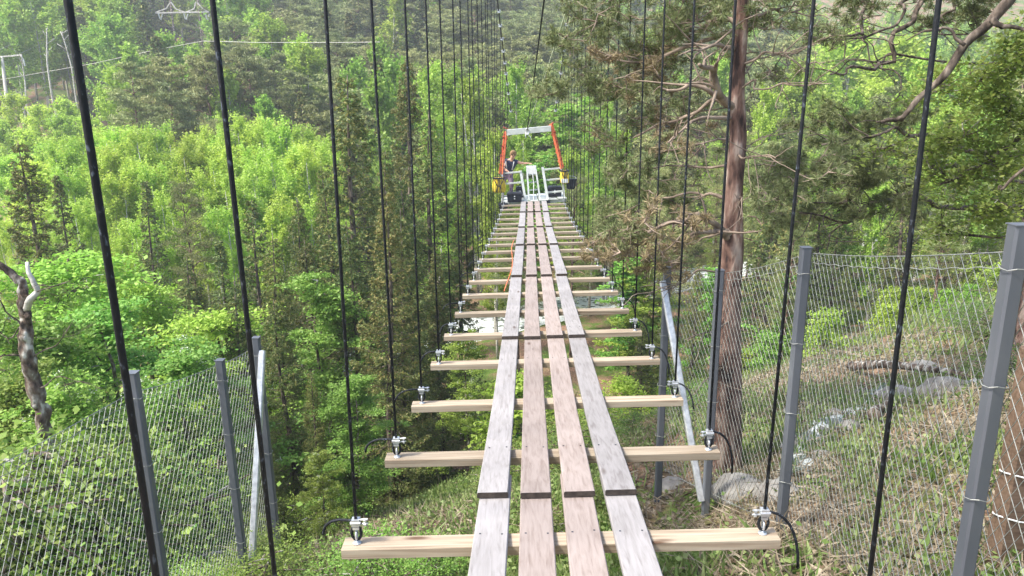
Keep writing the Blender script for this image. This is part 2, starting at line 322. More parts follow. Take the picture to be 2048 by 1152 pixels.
def mk_pine(H=12, Rr=2.2, dens=1.0, nd=(.16, .025), bare=.3, mat='pine'):
    tb = MB(); cb = MB(); k = 9
    tp = np.array([[.12 * math.sin(i * .6), .1 * math.cos(i * .8), H * i / (k - 1)] for i in range(k)]); tp[0, 2] = -.5
    tb.tube(tp, np.linspace(.013 * H, .015, k), 7); C = []; D = []; z = H * bare
    while z < H * .98:
        t = (z / H - bare) / (1 - bare); prof = (math.sin(math.pi * (t * .75 + .22))) ** .7
        for b in range(rng.integers(3, 6)):
            az = rng.uniform(0, 2 * np.pi); Lb = Rr * prof * rng.uniform(.5, 1.15); h = np.array([math.cos(az), math.sin(az), 0]); pe = np.array([-h[1], h[0], 0])
            rise = rng.uniform(-.1, .35) + .4 * t
            s = np.linspace(0, 1, 5); P = np.array([0, 0, z]) + h * Lb * s[:, None] + np.outer(Lb * (rise * s + .12 * np.sin(s * 5)), [0, 0, 1])
            tb.tube(P, np.linspace(.016 * Lb + .008, .004, 5), 4, cap=False)
            nc = int(4 + Lb * 5 * dens)
            for c in range(nc):
                s0 = rng.uniform(.35, 1.05); cc = np.array([0, 0, z + Lb * (rise * s0)]) + h * Lb * s0 + pe * rng.normal() * Lb * .22 * (1.2 - .5 * s0) + [0, 0, rng.uniform(0, .15)]
                m = int(26 * dens); C.append(cc + rng.normal(size=(m, 3)) * [.17, .17, .055]); D.append(rng.normal(size=(m, 3)) * .8 + h * .3 + [0, 0, .5])
        z += rng.uniform(.35, .7) * H / 12
    C = np.vstack(C); D = np.vstack(D); n = len(C); ls = rng.uniform(.7, 1.3, n)
    diamonds(cb, C, D, nd[0] * ls, nd[1] * ls)
    return tb.mesh('trunk', M['bark_pine'], True), cb.mesh('crown', [LF[mat]]), H
def mk_broad(H=6, Rr=2.0, nl=14000, leaf=.08, mat='broad', bare=.12, bark='bark_alder', bloss=0):
    tb = MB(); cb = MB(); C = []; k = 7; Bp = []
    tp = np.array([[.1 * math.sin(i), .1 * math.cos(i * 1.3), H * .92 * i / (k - 1)] for i in range(k)]); tp[0, 2] = -.4
    tb.tube(tp, np.linspace(.012 * H + .01, .01, k), 6)
    nb = 38; per = int(nl / (nb * 7))
    for b in range(nb):
        t = bare + (1 - bare) * (b + rng.random()) / nb; az = rng.uniform(0, 2 * np.pi)
        prof = (1 - t) ** .55 * min(1, .55 + t * 1.6); Lb = Rr * prof * rng.uniform(.35, 1.25) + .15
        el = rng.uniform(.1, .6); h = np.array([math.cos(az) * math.cos(el), math.sin(az) * math.cos(el), math.sin(el)])
        b0 = np.array([0, 0, H * .92 * t]); s = np.linspace(0, 1, 4); P = b0 + h * Lb * s[:, None] - np.outer(s * s * Lb * .2, [0, 0, 1]); tb.tube(P, np.linspace(.014, .004, 4), 3, cap=False)
        for q in range(7):
            s0 = rng.uniform(.3, 1.05); cc = b0 + h * Lb * s0 - np.array([0, 0, s0 * s0 * Lb * .2]) + rng.normal(size=3) * [.2, .2, .09] * (Rr / 2)
            C.append(cc + rng.normal(size=(per, 3)) * np.array([.13, .13, .035]) * rng.uniform(.6, 1.3)); 
            if bloss and rng.random() < bloss: Bp.append(cc + rng.normal(size=(26, 3)) * [.06, .06, .03] + [0, 0, .06])
    C = np.vstack(C); n = len(C); D = rng.normal(size=(n, 3)) * [1, 1, .45]; ls = rng.uniform(.4, 1.45, n)
    v0 = unit(D); up = unit(rng.normal(size=(n, 3)) * .55 + [0, 0, 1]); wv = unit(np.cross(v0, up)); l = (leaf * ls)[:, None] * .5; w_ = l * .62
    v = np.stack([C - v0 * l, C + wv * w_, C + v0 * l, C - wv * w_], 1); cb.add(v.reshape(-1, 3), np.arange(4 * n).reshape(-1, 4))
    mats = [LF[mat]]
    if Bp: Bp = np.vstack(Bp); diamonds(cb, Bp, rng.normal(size=(len(Bp), 3)), .03, .03, m=1); mats.append(LF['blossom'])
    return tb.mesh('trunk', M[bark], True), cb.mesh('crown', mats), H
PR = {}
PR['spruce0'] = [mk_spruce(10, 1.9, 1.9, (.09, .027), 7, .08, tipf=.3), mk_spruce(10, 1.7, 1.9, (.09, .027), 7, .1, .15), mk_spruce(10, 2.2, 1.7, (.095, .028), 7, .12, .08)]
PR['spruce1'] = [mk_spruce(10, 2.0, .9, (.17, .055), 3, tipf=.25), mk_spruce(10, 1.7, .9, (.17, .055), 3, .15, .1)]
PR['spruce2'] = [mk_spruce(10, 2.1, .6, (.30, .11), 2, tipf=.15), mk_spruce(10, 1.8, .6, (.30, .11), 2, tipf=.1)]
PR['birch1'] = [mk_birch(9, 1.5, 14000, .10), mk_birch(9, 1.25, 13000, .10, stems=3), mk_birch(9, 1.7, 15000, .10)]
PR['birch2'] = [mk_birch(10, 1.9, 8000, .19), mk_birch(10, 1.6, 8000, .19), mk_birch(10, 2.3, 9000, .20)]
PR['lime1'] = [mk_birch(7, 1.3, 14000, .09, 'lime', bare=.06, stems=3, upr=1.15), mk_birch(8, 1.5, 15000, .09, 'lime', bare=.1, stems=3, upr=1.15)]
PR['lime2'] = [mk_birch(8, 1.9, 8500, .17, 'lime', bare=.08, upr=1.1), mk_birch(9, 2.2, 9500, .18, 'lime', bare=.1)]
PR['pine1'] = [mk_pine(12, 2.2, 1.2, (.15, .03)), mk_pine(12, 2.5, 1.1, (.15, .03), .4)]
PR['pine2'] = [mk_pine(12, 2.6, .8, (.28, .075), .2), mk_pine(12, 2.3, .8, (.28, .075), .28), mk_pine(12, 3.0, .8, (.3, .08), .35)]
LF['maple'] = leafmat('maple_leaves', (.19, .36, .03), (.36, .52, .09), .42, .15, .02)
PR['broad0'] = [mk_broad(6, 1.9, 30000, .065), mk_broad(6, 2.2, 30000, .07, bloss=.2)]
PR['limeb0'] = [mk_broad(6, 1.5, 26000, .055, 'maple'), mk_broad(5, 1.8, 26000, .055, 'maple')]
PR['broad1'] = [mk_broad(7, 2.2, 15000, .12), mk_broad(7, 1.9, 14000, .12)]
LF['berry'] = leafmat('bilberry_leaves', (.07, .15, .02), (.22, .30, .07), .35, .2, .03)
PR['bush0'] = [mk_broad(1.2, .9, 6000, .034, 'berry', bare=.03), mk_broad(1.0, .8, 6000, .03, bare=.03), mk_broad(1.3, 1.0, 6000, .036, 'berry', bare=.03)]
PR['bush1'] = [mk_broad(2.0, 1.4, 4500, .10, bare=.03), mk_broad(2.2, 1.4, 4500, .10, 'birch', bare=.03)]
used = {}
KN = {'spruce': 'spruce_tree', 'birch': 'birch_tree', 'lime': 'young_birch', 'pine': 'pine_tree', 'broad': 'leafy_tree', 'limeb': 'young_maple', 'bush': 'shrub'}
CAT = {'spruce': 'spruce', 'birch': 'birch', 'lime': 'birch', 'pine': 'pine', 'broad': 'tree', 'limeb': 'maple', 'bush': 'shrub'}
def tree(key, x, y, H, wide, label, group=None, sink=.0, var=None):
    kind = key.rstrip('012'); ps = PR[key]; tm, cm, H0 = ps[rng.integers(len(ps)) if var is None else var]
    r = thing(KN[kind], label, CAT[kind], (x, y, float(TZ(x, y)) - sink), group)
    s = H / H0; r.scale = (s * wide, s * wide, s); r.rotation_euler = (rng.normal() * .02, rng.normal() * .02, rng.uniform(0, 6.28))
    for nme, me in (('trunk', tm), ('crown', cm)):
        o = bpy.data.objects.new(nme, me); COL.objects.link(o); o.parent = r
    return r
TREES = []
def tree_px(key, px, py, F, wide, label, group=None, var=None):
    p = unF(px, py, F); g = float(TZ(p[0], p[1])); H = p[2] - g; TREES.append((p[0], p[1], .35 * wide * (H ** .5)))
    return tree(key, p[0], p[1], max(H, .8), wide, label, group, var=var)
# ================================================================= SETTING
def terrain():
    nx, ny = 300, 320; u = np.linspace(-1, 1, nx); X = np.sign(u) * (np.abs(u) * 20 + np.abs(u) ** 3 * 180)
    v = np.linspace(0, 1, ny); Y = -14 + v * 90 + v ** 3 * 324
    XX, YY = np.meshgrid(X, Y); Z = TZ(XX, YY); V = np.stack([XX, YY, Z], -1).reshape(-1, 3)
    i, j = np.meshgrid(np.arange(ny - 1), np.arange(nx - 1), indexing='ij'); a = i * nx + j
    mb = MB(); mb.add(V, np.stack([a, a + 1, a + nx + 1, a + nx], -1).reshape(-1, 4))
    m, nt, p = base('forest_floor'); L = nt.links.new; tc = N(nt, 'ShaderNodeTexCoord')
    n1 = N(nt, 'ShaderNodeTexNoise'); n1.inputs['Scale'].default_value = .55; n1.inputs['Detail'].default_value = 8; n1.inputs['Roughness'].default_value = .65; L(tc.outputs['Object'], n1.inputs[0])
    r1 = ramp(nt, [(.36, (.055, .10, .02)), (.46, (.11, .17, .04)), (.53, (.20, .15, .09)), (.62, (.27, .17, .12))]); L(n1.outputs[0], r1.inputs[0])
    n2 = N(nt, 'ShaderNodeTexNoise'); n2.inputs['Scale'].default_value = 14; n2.inputs['Detail'].default_value = 8; L(tc.outputs['Object'], n2.inputs[0])
    mx = N(nt, 'ShaderNodeMix', data_type='RGBA', blend_type='MULTIPLY'); mx.inputs[0].default_value = .7; r2 = ramp(nt, [(.3, (.45, .42, .4)), (.65, (1.35, 1.3, 1.25))]); L(n2.outputs[0], r2.inputs[0])
    L(r1.outputs[0], mx.inputs[6]); L(r2.outputs[0], mx.inputs[7]); L(mx.outputs[2], p.inputs['Base Color']); p.inputs['Roughness'].default_value = .95; p.inputs['Specular IOR Level'].default_value = .1
    b = N(nt, 'ShaderNodeBump'); b.inputs['Strength'].default_value = .8; b.inputs['Distance'].default_value = .06; L(n2.outputs[0], b.inputs['Height']); L(b.outputs[0], p.inputs['Normal'])
    o = obj('ground', mb, m, smooth=True); tag_kind(o, 'structure')
terrain()
def ribbon(name, pts, hw, mat_, lift=0, flat=None):
    mb = MB(); V = []
    P = np.array(pts, float); T = np.gradient(P[:, :2], axis=0); T = unit(T); Nn = np.stack([-T[:, 1], T[:, 0]], 1)
    for i, p in enumerate(P):
        for k in np.linspace(-1, 1, 7):
            x, y = p[:2] + Nn[i] * hw[i] * k * (1 + .15 * math.sin(i * 1.7 + k * 3)); V.append([x, y, flat if flat is not None else float(TZ(x, y)) + lift * (1 - k ** 4 * 1.2)])
    n = len(P); q = [[i * 7 + j, i * 7 + j + 1, (i + 1) * 7 + j + 1, (i + 1) * 7 + j] for i in range(n - 1) for j in range(6)]
    mb.add(V, q); o = obj(name, mb, mat_, smooth=True); tag_kind(o, 'structure'); return o
def watermat(name, foam):
    m, nt, p = base(name); L = nt.links.new; tc = N(nt, 'ShaderNodeTexCoord'); n1 = N(nt, 'ShaderNodeTexNoise'); n1.inputs['Scale'].default_value = 3.0; n1.inputs['Detail'].default_value = 7; L(tc.outputs['Object'], n1.inputs[0])
    r = ramp(nt, [(foam, (.12, .14, .12)), (foam + .07, (.72, .76, .74))]); L(n1.outputs[0], r.inputs[0]); L(r.outputs[0], p.inputs['Base Color']); p.inputs['Roughness'].default_value = .25
    b = N(nt, 'ShaderNodeBump'); b.inputs['Strength'].default_value = .6; b.inputs['Distance'].default_value = .05; L(n1.outputs[0], b.inputs['Height']); L(b.outputs[0], p.inputs['Normal']); return m
xs = np.linspace(-80, 80, 90)
ribbon('river', [(x, FR(x)) for x in xs], [2.3] * len(xs), watermat('river_water', .40), flat=-10.95)
bp = [ground(*q) for q in ((1585, 960), (1600, 900), (1625, 870), (1665, 845), (1720, 825), (1750, 800), (1765, 775))]
bi = np.interp(np.linspace(0, 6, 25), range(7), [b[0] for b in bp]), np.interp(np.linspace(0, 6, 25), range(7), [b[1] for b in bp])
ribbon('brook', list(zip(*bi)), [.12 + .08 * math.sin(i * 1.3) for i in range(25)], watermat('brook_foam_glints', .50), lift=.05)  # white speckles in the colour paint the water's glints along with its foam
# ================================================================= BRIDGE
BR = thing('suspension_bridge', 'unfinished narrow rope suspension bridge with four board rows on timber crossbeams', 'bridge', (bx(2.8), 2.8, bz(2.8)))
def cross(F, dx, dz=0.0):       # point on the deck at distance F, dx sideways
    a = brol(F); return np.array([bx(F) + dx * math.cos(a), F, bz(F) + dx * math.sin(a) + dz])
BEAMF = [.95, 1.88] + [2.82 + .985 * i for i in range(20)]
for F in BEAMF:
    mb = MB(); j = rng.normal() * .012; c = .035 + j
    mb.bar(cross(F, -.95 + rng.normal() * .006, -.024) + [0, c, 0], cross(F, .95 + rng.normal() * .006, -.024) + [0, c, 0], .098, .048, side=(0, 1, 0), bev=.003)
    o = obj('crossbeam', mb, M['beam'], BR)
# boards: shingled lengths, the near end of each lying on the far end of the last
JT = [-.2, 3.2, 6.45, 9.75, 13.15, 16.4, 19.5, 22.0]
PW, PT = .15, .030
for k in range(len(JT) - 1):
    for r_ in range(4):
        dx = (r_ - 1.5) * .204 + rng.normal() * .003; Fa, Fb = JT[k] + rng.normal() * .006, min(JT[k + 1] + .30, 22.15)
        mb = MB(); ns = 9; V = []; rise0 = PT + .003
        for i in range(ns):
            F = Fa + (Fb - Fa) * i / (ns - 1); z0 = (rise0 * max(0, 1 - (F - Fa) / 1.2) if k else 0) + .002 - .004 * (F > Fb - .35)
            for sx, sz in ((-1, 0), (1, 0), (1, .82), (.94, 1), (-.94, 1), (-1, .82)):
                V.append(cross(F, dx + sx * PW / 2, z0 + sz * PT))
        q = [[i * 6 + a, i * 6 + (a + 1) % 6, (i + 1) * 6 + (a + 1) % 6, (i + 1) * 6 + a] for i in range(ns - 1) for a in range(6)]
        mb.add(V, q, m=0)
        for e, s_ in ((0, 1), ((ns - 1) * 6, -1)):
            idx = [e + a for a in range(6)][::-s_]
            mb.add([V[i] for i in idx], [[0, 1, 2, 3], [0, 3, 4, 5]], m=1)
        for F in BEAMF:
            if Fa < F < Fb - .3:
                z0 = (rise0 * max(0, 1 - (F - Fa) / 1.2) if k else 0) + PT + .0022
                for s_ in (-1, 1):
                    p = cross(F + .035 + rng.normal() * .008, dx + s_ * .048, z0); mb.box(p, (.0085, .0085, .002), m=2)
        obj('board', mb, [M['plank_grey'] if r_ in (0, 3) else M['plank_pink'], M['endgrain'], M['black']], BR)
# main cables
def cz(F): d = 22.6 - F; return -.45 + .5 * d + .005 * d * d
def chw(F): return float(np.interp(F, [0, 15, 18.5, 22.6], [.885, .885, .80, .66]))
for sd_ in (-1, 1):
    Fs = np.linspace(-3, 22.6, 40); mb = MB(); mb.tube([[bx(F) + sd_ * chw(F), F, cz(F)] for F in Fs], .016, 8)
    mc = obj('main_cable', mb, M['cable'], BR, True)
    for F in np.arange(2.82, 22.6, .4925):
        mb = MB(); c = np.array([bx(F) + sd_ * chw(F), F, cz(F)]); mb.box(c, (.05, .05, .075)); mb.tube([c + [-.05, 0, .02], c + [.05, 0, .02]], .01, 6); mb.tube([c + [-.05, 0, -.02], c + [.05, 0, -.02]], .01, 6)
        obj('cable_clip', mb, M['galv'], mc)
# suspenders
def suspender(F, sd_, top, tailkind):
    if F > 1.5 or sd_ > 9: c0 = cross(F, sd_ * .885) + [0, .035, 0]
    else: c0 = np.array([bx(F) + sd_ * .885, F + .03, bz(F)])
    lean = rng.normal(size=2) * .008; top = np.asarray(top)
    d = unit(top - c0); pts = [c0 + d * (.10 + (np.linalg.norm(top - c0) - .10) * s_) + np.array([lean[0] * math.sin(s_ * 3.1), 0, 0]) for s_ in np.linspace(0, 1, 9)]
    mb = MB(); mb.tube(pts, .0072, 7); 
    a = np.linspace(0, 2 * np.pi, 13); mb.tube([c0 + [0.021 * math.sin(t), 0, .052 - .034 * math.cos(t)] for t in a], .007, 6, cap=False)
    ro = obj('suspender_rope', mb, M['rope'], BR, True)
    mb = MB(); mb.tube([c0 + [0, 0, -.07], c0 + [0, 0, .02]], .006, 6); mb.tube([c0 + [0, 0, .001], c0 + [0, 0, .005]], .019, 12); mb.tube([c0 + [0, 0, -.062], c0 + [0, 0, -.05]], .013, 6)
    mb.tube([c0 + [0, .013 * math.sin(t), .04 - .02 * math.cos(t)] for t in np.linspace(0, 2 * np.pi, 10)], .005, 6, cap=False)
    obj('eye_bolt', mb, M['galv'], ro, True)
    cc = c0 + d * .105; mb = MB(); mb.box(cc, (.034, .03, .032)); mb.box(cc + [0, 0, -.026], (.028, .026, .012))
    ha = rng.uniform(-.35, .35); hv = np.array([math.cos(ha), math.sin(ha), .12 * rng.normal()])
    q0 = -sd_ if sd_ > 0 else 1
    for zz in (.008, -.012):
        mb.tube([cc + [0, 0, zz], cc + hv * (.055 * q0) + [0, 0, zz + .004]], .0045, 6); mb.tube([cc + hv * (.038 * q0) + [0, 0, zz], cc + hv * (.047 * q0) + [0, 0, zz]], .009, 6)
    mb.tube([cc + [-.022, -.012, 0], cc + [.022, -.012, 0]], .008, 6)
    obj('rope_clamp', mb, M['galv'], ro)
    L = rng.uniform(.18, .34); o_ = sd_; fw_ = rng.normal() * .06; tv = np.linspace(0, 1, 9)
    dr = rng.uniform(.7, 1.1) if sd_ > 0 else rng.uniform(.1, .5)
    P = [cc + np.array([o_ * L * .55 * math.sin(t * 1.5), fw_ * t, .018 * math.sin(t * 3) - dr * L * t ** 1.8]) for t in tv]
    mb = MB(); mb.tube(P, .0065, 6); obj('rope_tail', mb, M['rope'], ro, True)
for F in BEAMF:
    if F > 21.6: continue
    for sd_ in (-1, 1):
        F2 = F + (.33 if F < 1.5 and sd_ < 0 else (.09 if F < 2 and sd_ > 0 else 0))
        suspender(F2 if F < 1.5 else F, sd_, (bx(F2) + sd_ * chw(F2) + (.14 if 2 < F < 3 else 0), F2 + .02, cz(F2)), 0)
# tail rope, the black and the pale line come down to the cross bar of the work frame
# ================================================================= WORK PLATFORM at the deck end
PF0 = 22.3; PC = np.array([bx(22.6), 22.3, bz(22.3) - .02])
ta = R(4.5)
def pf(x, y, z): return PC + np.array([x * math.cos(ta) - z * math.sin(ta * .8), y, z * math.cos(ta) + x * math.sin(ta)])
WP = thing('work_platform', 'hanging builders platform with orange legs and white bar at the deck end', 'platform', tuple(PC))
mb = MB(); mb.bar(pf(-.95, .1, -.03), pf(.98, .1, -.03), .06, .10, side=(0, 1, 0)); mb.bar(pf(-.95, 1.45, -.03), pf(.98, 1.45, -.03), .06, .1, side=(0, 1, 0))
for i in range(7): mb.bar(pf(-.86 + i * .287, .0, .032), pf(-.86 + i * .287, 1.55, .032), .265, .03)
obj('platform_floor', mb, M['alu'], WP)
mb = MB(); mb.bar(pf(-.68, .25, 2.12), pf(.66, .25, 2.12), .09, .17, side=(0, 1, 0)); cbar = obj('top_bar', mb, M['alu'], WP)
cr = np.random.default_rng(3)
for sd_ in (-1, 1):
    for dy in (0, .1):
        mb = MB(); mb.bar(pf(sd_ * (.66 + dy * .5), .28 + dy, 2.15 + .1 * (sd_ > 0)), pf(sd_ * (.9 + dy * .8), .25 + dy * 2, .9), .06, .06); obj('frame_leg', mb, M['orange'], WP)
    mb = MB(); mb.bar(pf(sd_ * .9, .25, .92), pf(sd_ * .94, .2, .02), .055, .055); obj('leg_foot', mb, M['alu'], WP)
    mb = MB()
    for k in range(5):
        z = 1.0 + k * .27; x = .9 - .24 * (z - .9) / 1.25; mb.tube([pf(sd_ * (x + .05), .3, z), pf(sd_ * (x - .06), .36, z + .12), pf(sd_ * (x + .08), .34, z + .2)], .022, 6)
    obj('leg_lashing', mb, noisemat('dark_red_strap', [(.3, (.3, .05, .03)), (.7, (.5, .12, .08))], 8), WP)
    # gates
    xi = -.33 if sd_ < 0 else .34
    mb = MB(); mb.bar(pf(xi, .3, .95 if sd_ < 0 else 1.0), pf(xi + .09, .1, .0), .075, .04)
    for z in (.92, .60, .22):
        mb.bar(pf(sd_ * .9, .3, z), pf(xi + .02, .28, z), .05 if z > .3 else .07, .05, side=(0, 1, 0))
    obj('guard_rail', mb, M['alu'], WP)
    mb = MB(); mb.box(pf(xi + .09, .06, -.02), (.13, .12, .09)); obj('foot_block', mb, M['black'], WP)
# step ladder
SLD = thing('step_ladder', 'pale folding step ladder in the middle of the work platform', 'ladder', tuple(pf(0, .3, .05)))
mb = MB(); mb.box(pf(-.0, .45, 1.03), (.30, .22, .05)); mb.box(pf(0, .34, .92), (.27, .03, .2)); obj('ladder_top', mb, M['white'], SLD)
for s_ in (-1, 1):
    mb = MB(); mb.bar(pf(s_ * .13, .36, 1.0), pf(s_ * .17 + .03, .12, .06), .045, .03); mb.bar(pf(s_ * .13, .5, 1.0), pf(s_ * .17 + .03, .95, .06), .04, .03); obj('side_rail', mb, M['alu'], SLD)
for k in range(3):
    z = .28 + k * .24; mb = MB(); mb.bar(pf(-.15 + .01, .62 - z * .17 + .2, z), pf(.16, .62 - z * .17 + .2, z), .08, .03, side=(0, 1, 0)); obj('rung', mb, M['alu'], SLD)
mb = MB(); mb.tube([pf(.03, .33, .85), pf(.04, .28, .5), pf(-.0, .2, .06)], .014, 6); obj('hanging_cord', mb, M['white'], SLD)
# lines from the top bar to the tower behind the eye
tb_ = pf(-.05, .2, 2.12)
def long_line(name, px, py, z, r_, mat_, label, sag=0):
    e = un(px, py, z); P = [tb_ + (e - tb_) * t - np.array([0, 0, sag * math.sin(math.pi * t)]) for t in np.linspace(0, 1, 12)]
    m_ = MB(); m_.tube(P, r_, 6); solo(name, m_, mat_, label, 'rope', tuple(tb_), smooth=True)
long_line('haul_rope', 1122, -260, 5, .011, M['rope'], 'black haul rope running up from the middle of the platform top bar')
long_line('guide_rope', 1225, -260, 5, .010, noisemat('pale_green_rope', [(.3, (.35, .42, .28)), (.7, (.6, .66, .48))], 30), 'pale green guide rope slanting up right from the platform top bar')
mb = MB(); P0 = pf(-.06, .19, 2.1)
for k in range(3): mb.tube([P0 + [.05 * math.cos(t) + .01 * k, .0 - .07 * abs(math.sin(t)), .09 * math.sin(t)] for t in np.linspace(0, 6.28, 10)], .013, 6)
mb.tube([P0, P0 + [.03, -.05, -.12], P0 + [.09, -.05, -.13], P0 + [.12, -.05, -.24]], .013, 6); mb.tube([P0, P0 + [-.05, -.05, -.1], P0 + [-.02, -.05, -.2]], .013, 6)
solo('rope_knot', mb, M['white'], 'white knotted rope hook on the middle of the platform top bar', 'rope', tuple(P0), smooth=True)
# boxes and bags
def crate(p, sx, sy, sz, label):
    t = thing('tool_crate', label, 'crate', tuple(p), 'black tool crates on the work platform')
    mb = MB(); mb.box(p + [0, 0, sz * .42], (sx, sy, sz * .8), taper=1.08); mb.box(p + [0, 0, sz * .80], (sx * 1.14, sy * 1.14, sz * .07)); obj('crate_body', mb, M['black'], t)
    mb = MB(); mb.box(p + [0, 0, sz * .92], (sx * 1.08, sy * 1.08, sz * .14), taper=.92); mb.tube([p + [-sx * .2, 0, sz], p + [-sx * .15, 0, sz * 1.15], p + [sx * .15, 0, sz * 1.15], p + [sx * .2, 0, sz]], .012, 6); obj('lid', mb, M['black'], t)
    for k in (-1, 1): mb = MB(); mb.box(p + [.0, -sy * .545, sz * (.5 + k * .12)], (.04, .012, .035)); obj('latch', mb, M['white'], t)
crate(pf(-.58, .12, .05), .42, .3, .30, 'black tool crate at the left front corner of the work platform')
crate(pf(-.40, 1.05, .05), .24, .24, .34, 'small black tool crate behind the left guard rail beside the worker')
crate(pf(-.93, -.02, -.1), .26, .24, .16, 'flat black tool crate hanging below the left yellow bag')
crate(pf(.66, .55, .05), .40, .3, .32, 'long black tool crate behind the right guard rail')
def bag(p, wd, ht, label):
    t = thing('tool_bag', label, 'bag', tuple(p), 'yellow bags hung at the platform corners'); n = 14; V = []
    for zi, (z, s_) in enumerate([(0, .8), (.08, 1), (.5, 1.06), (.9, .9), (1, .82)]):
        for a in range(n): an = a / n * 6.283; rr = 1 + .08 * math.sin(a * 3 + zi); V.append(p + [wd / 2 * s_ * rr * np.sign(math.cos(an)) * abs(math.cos(an)) ** .6, .13 * s_ * np.sign(math.sin(an)) * abs(math.sin(an)) ** .6, ht * z])
    V += [p, p + [0, 0, ht]]; mb = MB(); mb.add(V, [[i * n + a, i * n + (a + 1) % n, (i + 1) * n + (a + 1) % n, (i + 1) * n + a] for i in range(4) for a in range(n)], [[5 * n, (a + 1) % n, a] for a in range(n)] + [[5 * n + 1, 4 * n + a, 4 * n + (a + 1) % n] for a in range(n)])
    obj('bag_body', mb, M['yellow'], t, True); mb = MB()
    for s_ in (-1, 1): mb.tube([p + [s_ * wd * .42, -.15, ht * .95], p + [s_ * wd * .12, -.17, ht * .45], p + [s_ * wd * .2, -.16, .02]], .013, 6)
    mb.tube([p + [0, -.16, ht * 1.0], p + [0, -.165, ht * .4]], .02, 6)
    obj('strap', mb, M['black'], t); mb = MB(); mb.tube([p + [wd / 2 * 1.0 * math.cos(a), .14 * math.sin(a), ht * .98] for a in np.linspace(0, 6.28, 15)], .022, 6); mb.tube([p + [-.08, 0, ht], p + [0, 0, ht + .12], p + [.08, 0, ht]], .012, 6); obj('rim', mb, M['black'], t); return t
bg1 = bag(un(998, 385, 21.9), .36, .44, 'yellow and black tool bag hanging outside the left platform corner')
bg2 = bag(un(1129, 366, 22.4), .25, .38, 'smaller yellow tool bag with white base hanging right of the platform'); mb = MB(); mb.box(un(1129, 363, 22.3) + [0, -.02, .03], (.19, .22, .11)); obj('base_pocket', mb, M['white'], bg2)
pb = un(1142, 378, 22.8); t = thing('bucket', 'black bucket with a white hoop hanging beside the right yellow bag', 'bucket', tuple(pb))
mb = MB(); mb.tube([pb, pb + [0, 0, .03], pb + [0, 0, .3], pb + [0, 0, .31]], [.11, .13, .17, .17], 16); obj('bucket_body', mb, M['black'], t, True)
mb = MB(); mb.tube([pb + [.17 * math.cos(a), 0, .3 + .1 * math.sin(a)] for a in np.linspace(0, 3.14, 12)], .009, 6); obj('handle', mb, M['white'], t)
mb = MB(); mb.tube([pb + [.171 * math.cos(a), .171 * math.sin(a), .3] for a in np.linspace(0, 6.283, 20)], .01, 6); obj('rim', mb, M['black'], t)
mb = MB(); P = [cross(F, -.42 + .03 * math.sin(F * 1.3), .01) for F in np.linspace(8.9, 14.2, 24)]; mb.tube(P, .006, 5)
solo('orange_cord', mb, M['orange'], 'thin orange cord lying along the left edge of the boards', 'cord', tuple(P[0]))
# ================================================================= WORKER (bent forward behind the left rail, arm out to the ladder)
def skin(name, verts, edges, rad, mat_, parent, sub=2, root=0):
    me = bpy.data.meshes.new(name); off = np.array(parent.location); me.from_pydata([tuple(np.array(v) - off) for v in verts], edges, []); me.materials.append(mat_)
    o = bpy.data.objects.new(name, me); COL.objects.link(o); o.parent = parent
    sm = o.modifiers.new('Skin', 'SKIN'); sm.use_smooth_shade = True
    for i, r_ in enumerate(rad): sv = me.skin_vertices[0].data[i]; sv.radius = (r_, r_) if not isinstance(r_, tuple) else r_; sv.use_root = (i == root)
    s2 = o.modifiers.new('Subdivision', 'SUBSURF'); s2.levels = sub; s2.render_levels = sub; return o
g0 = pf(-.80, .85, .12)
WK = thing('person', 'worker in navy top and purple grey trousers bending over left rail, reaching to ladder', 'person', tuple(g0))
def W(x, y, z): return g0 + np.array([x, y, z])
J = dict(pel=W(0, .05, .72), wst=W(.03, -.02, .86), chs=W(.10, -.12, 1.04), nk=W(.15, -.19, 1.17), hd0=W(.18, -.23, 1.24), hd1=W(.20, -.26, 1.33),
         ls=W(-.03, -.17, 1.13), le=W(-.10, -.30, .92), lh=W(.02, -.42, .84), rs=W(.29, -.14, 1.11), re=W(.46, -.24, 1.06), rh=W(.62, -.36, 1.07),
         lk=W(-.12, -.12, .42), la=W(-.13, .10, .08), lt=W(-.14, -.08, .04), rk=W(.14, -.10, .42), ra=W(.12, .12, .08), rtt=W(.14, -.06, .04), lp=W(-.09, .03, .68), rp=W(.09, .03, .68))
ks = list(J); E_ = [('pel', 'wst'), ('wst', 'chs'), ('chs', 'nk'), ('nk', 'hd0'), ('hd0', 'hd1'), ('chs', 'ls'), ('ls', 'le'), ('le', 'lh'), ('chs', 'rs'), ('rs', 're'), ('re', 'rh'), ('pel', 'lp'), ('lp', 'lk'), ('lk', 'la'), ('la', 'lt'), ('pel', 'rp'), ('rp', 'rk'), ('rk', 'ra'), ('ra', 'rtt')]
rd = dict(pel=.11, wst=.10, chs=.12, nk=.052, hd0=.075, hd1=.088, ls=.058, le=.042, lh=.033, rs=.058, re=.042, rh=.03, lk=.052, la=.038, lt=.034, rk=.052, ra=.038, rtt=.034, lp=.085, rp=.085)
verts = [J[k] for k in ks]; rad = [rd[k] for k in ks]; edges = [(ks.index(a), ks.index(b)) for a, b in E_]
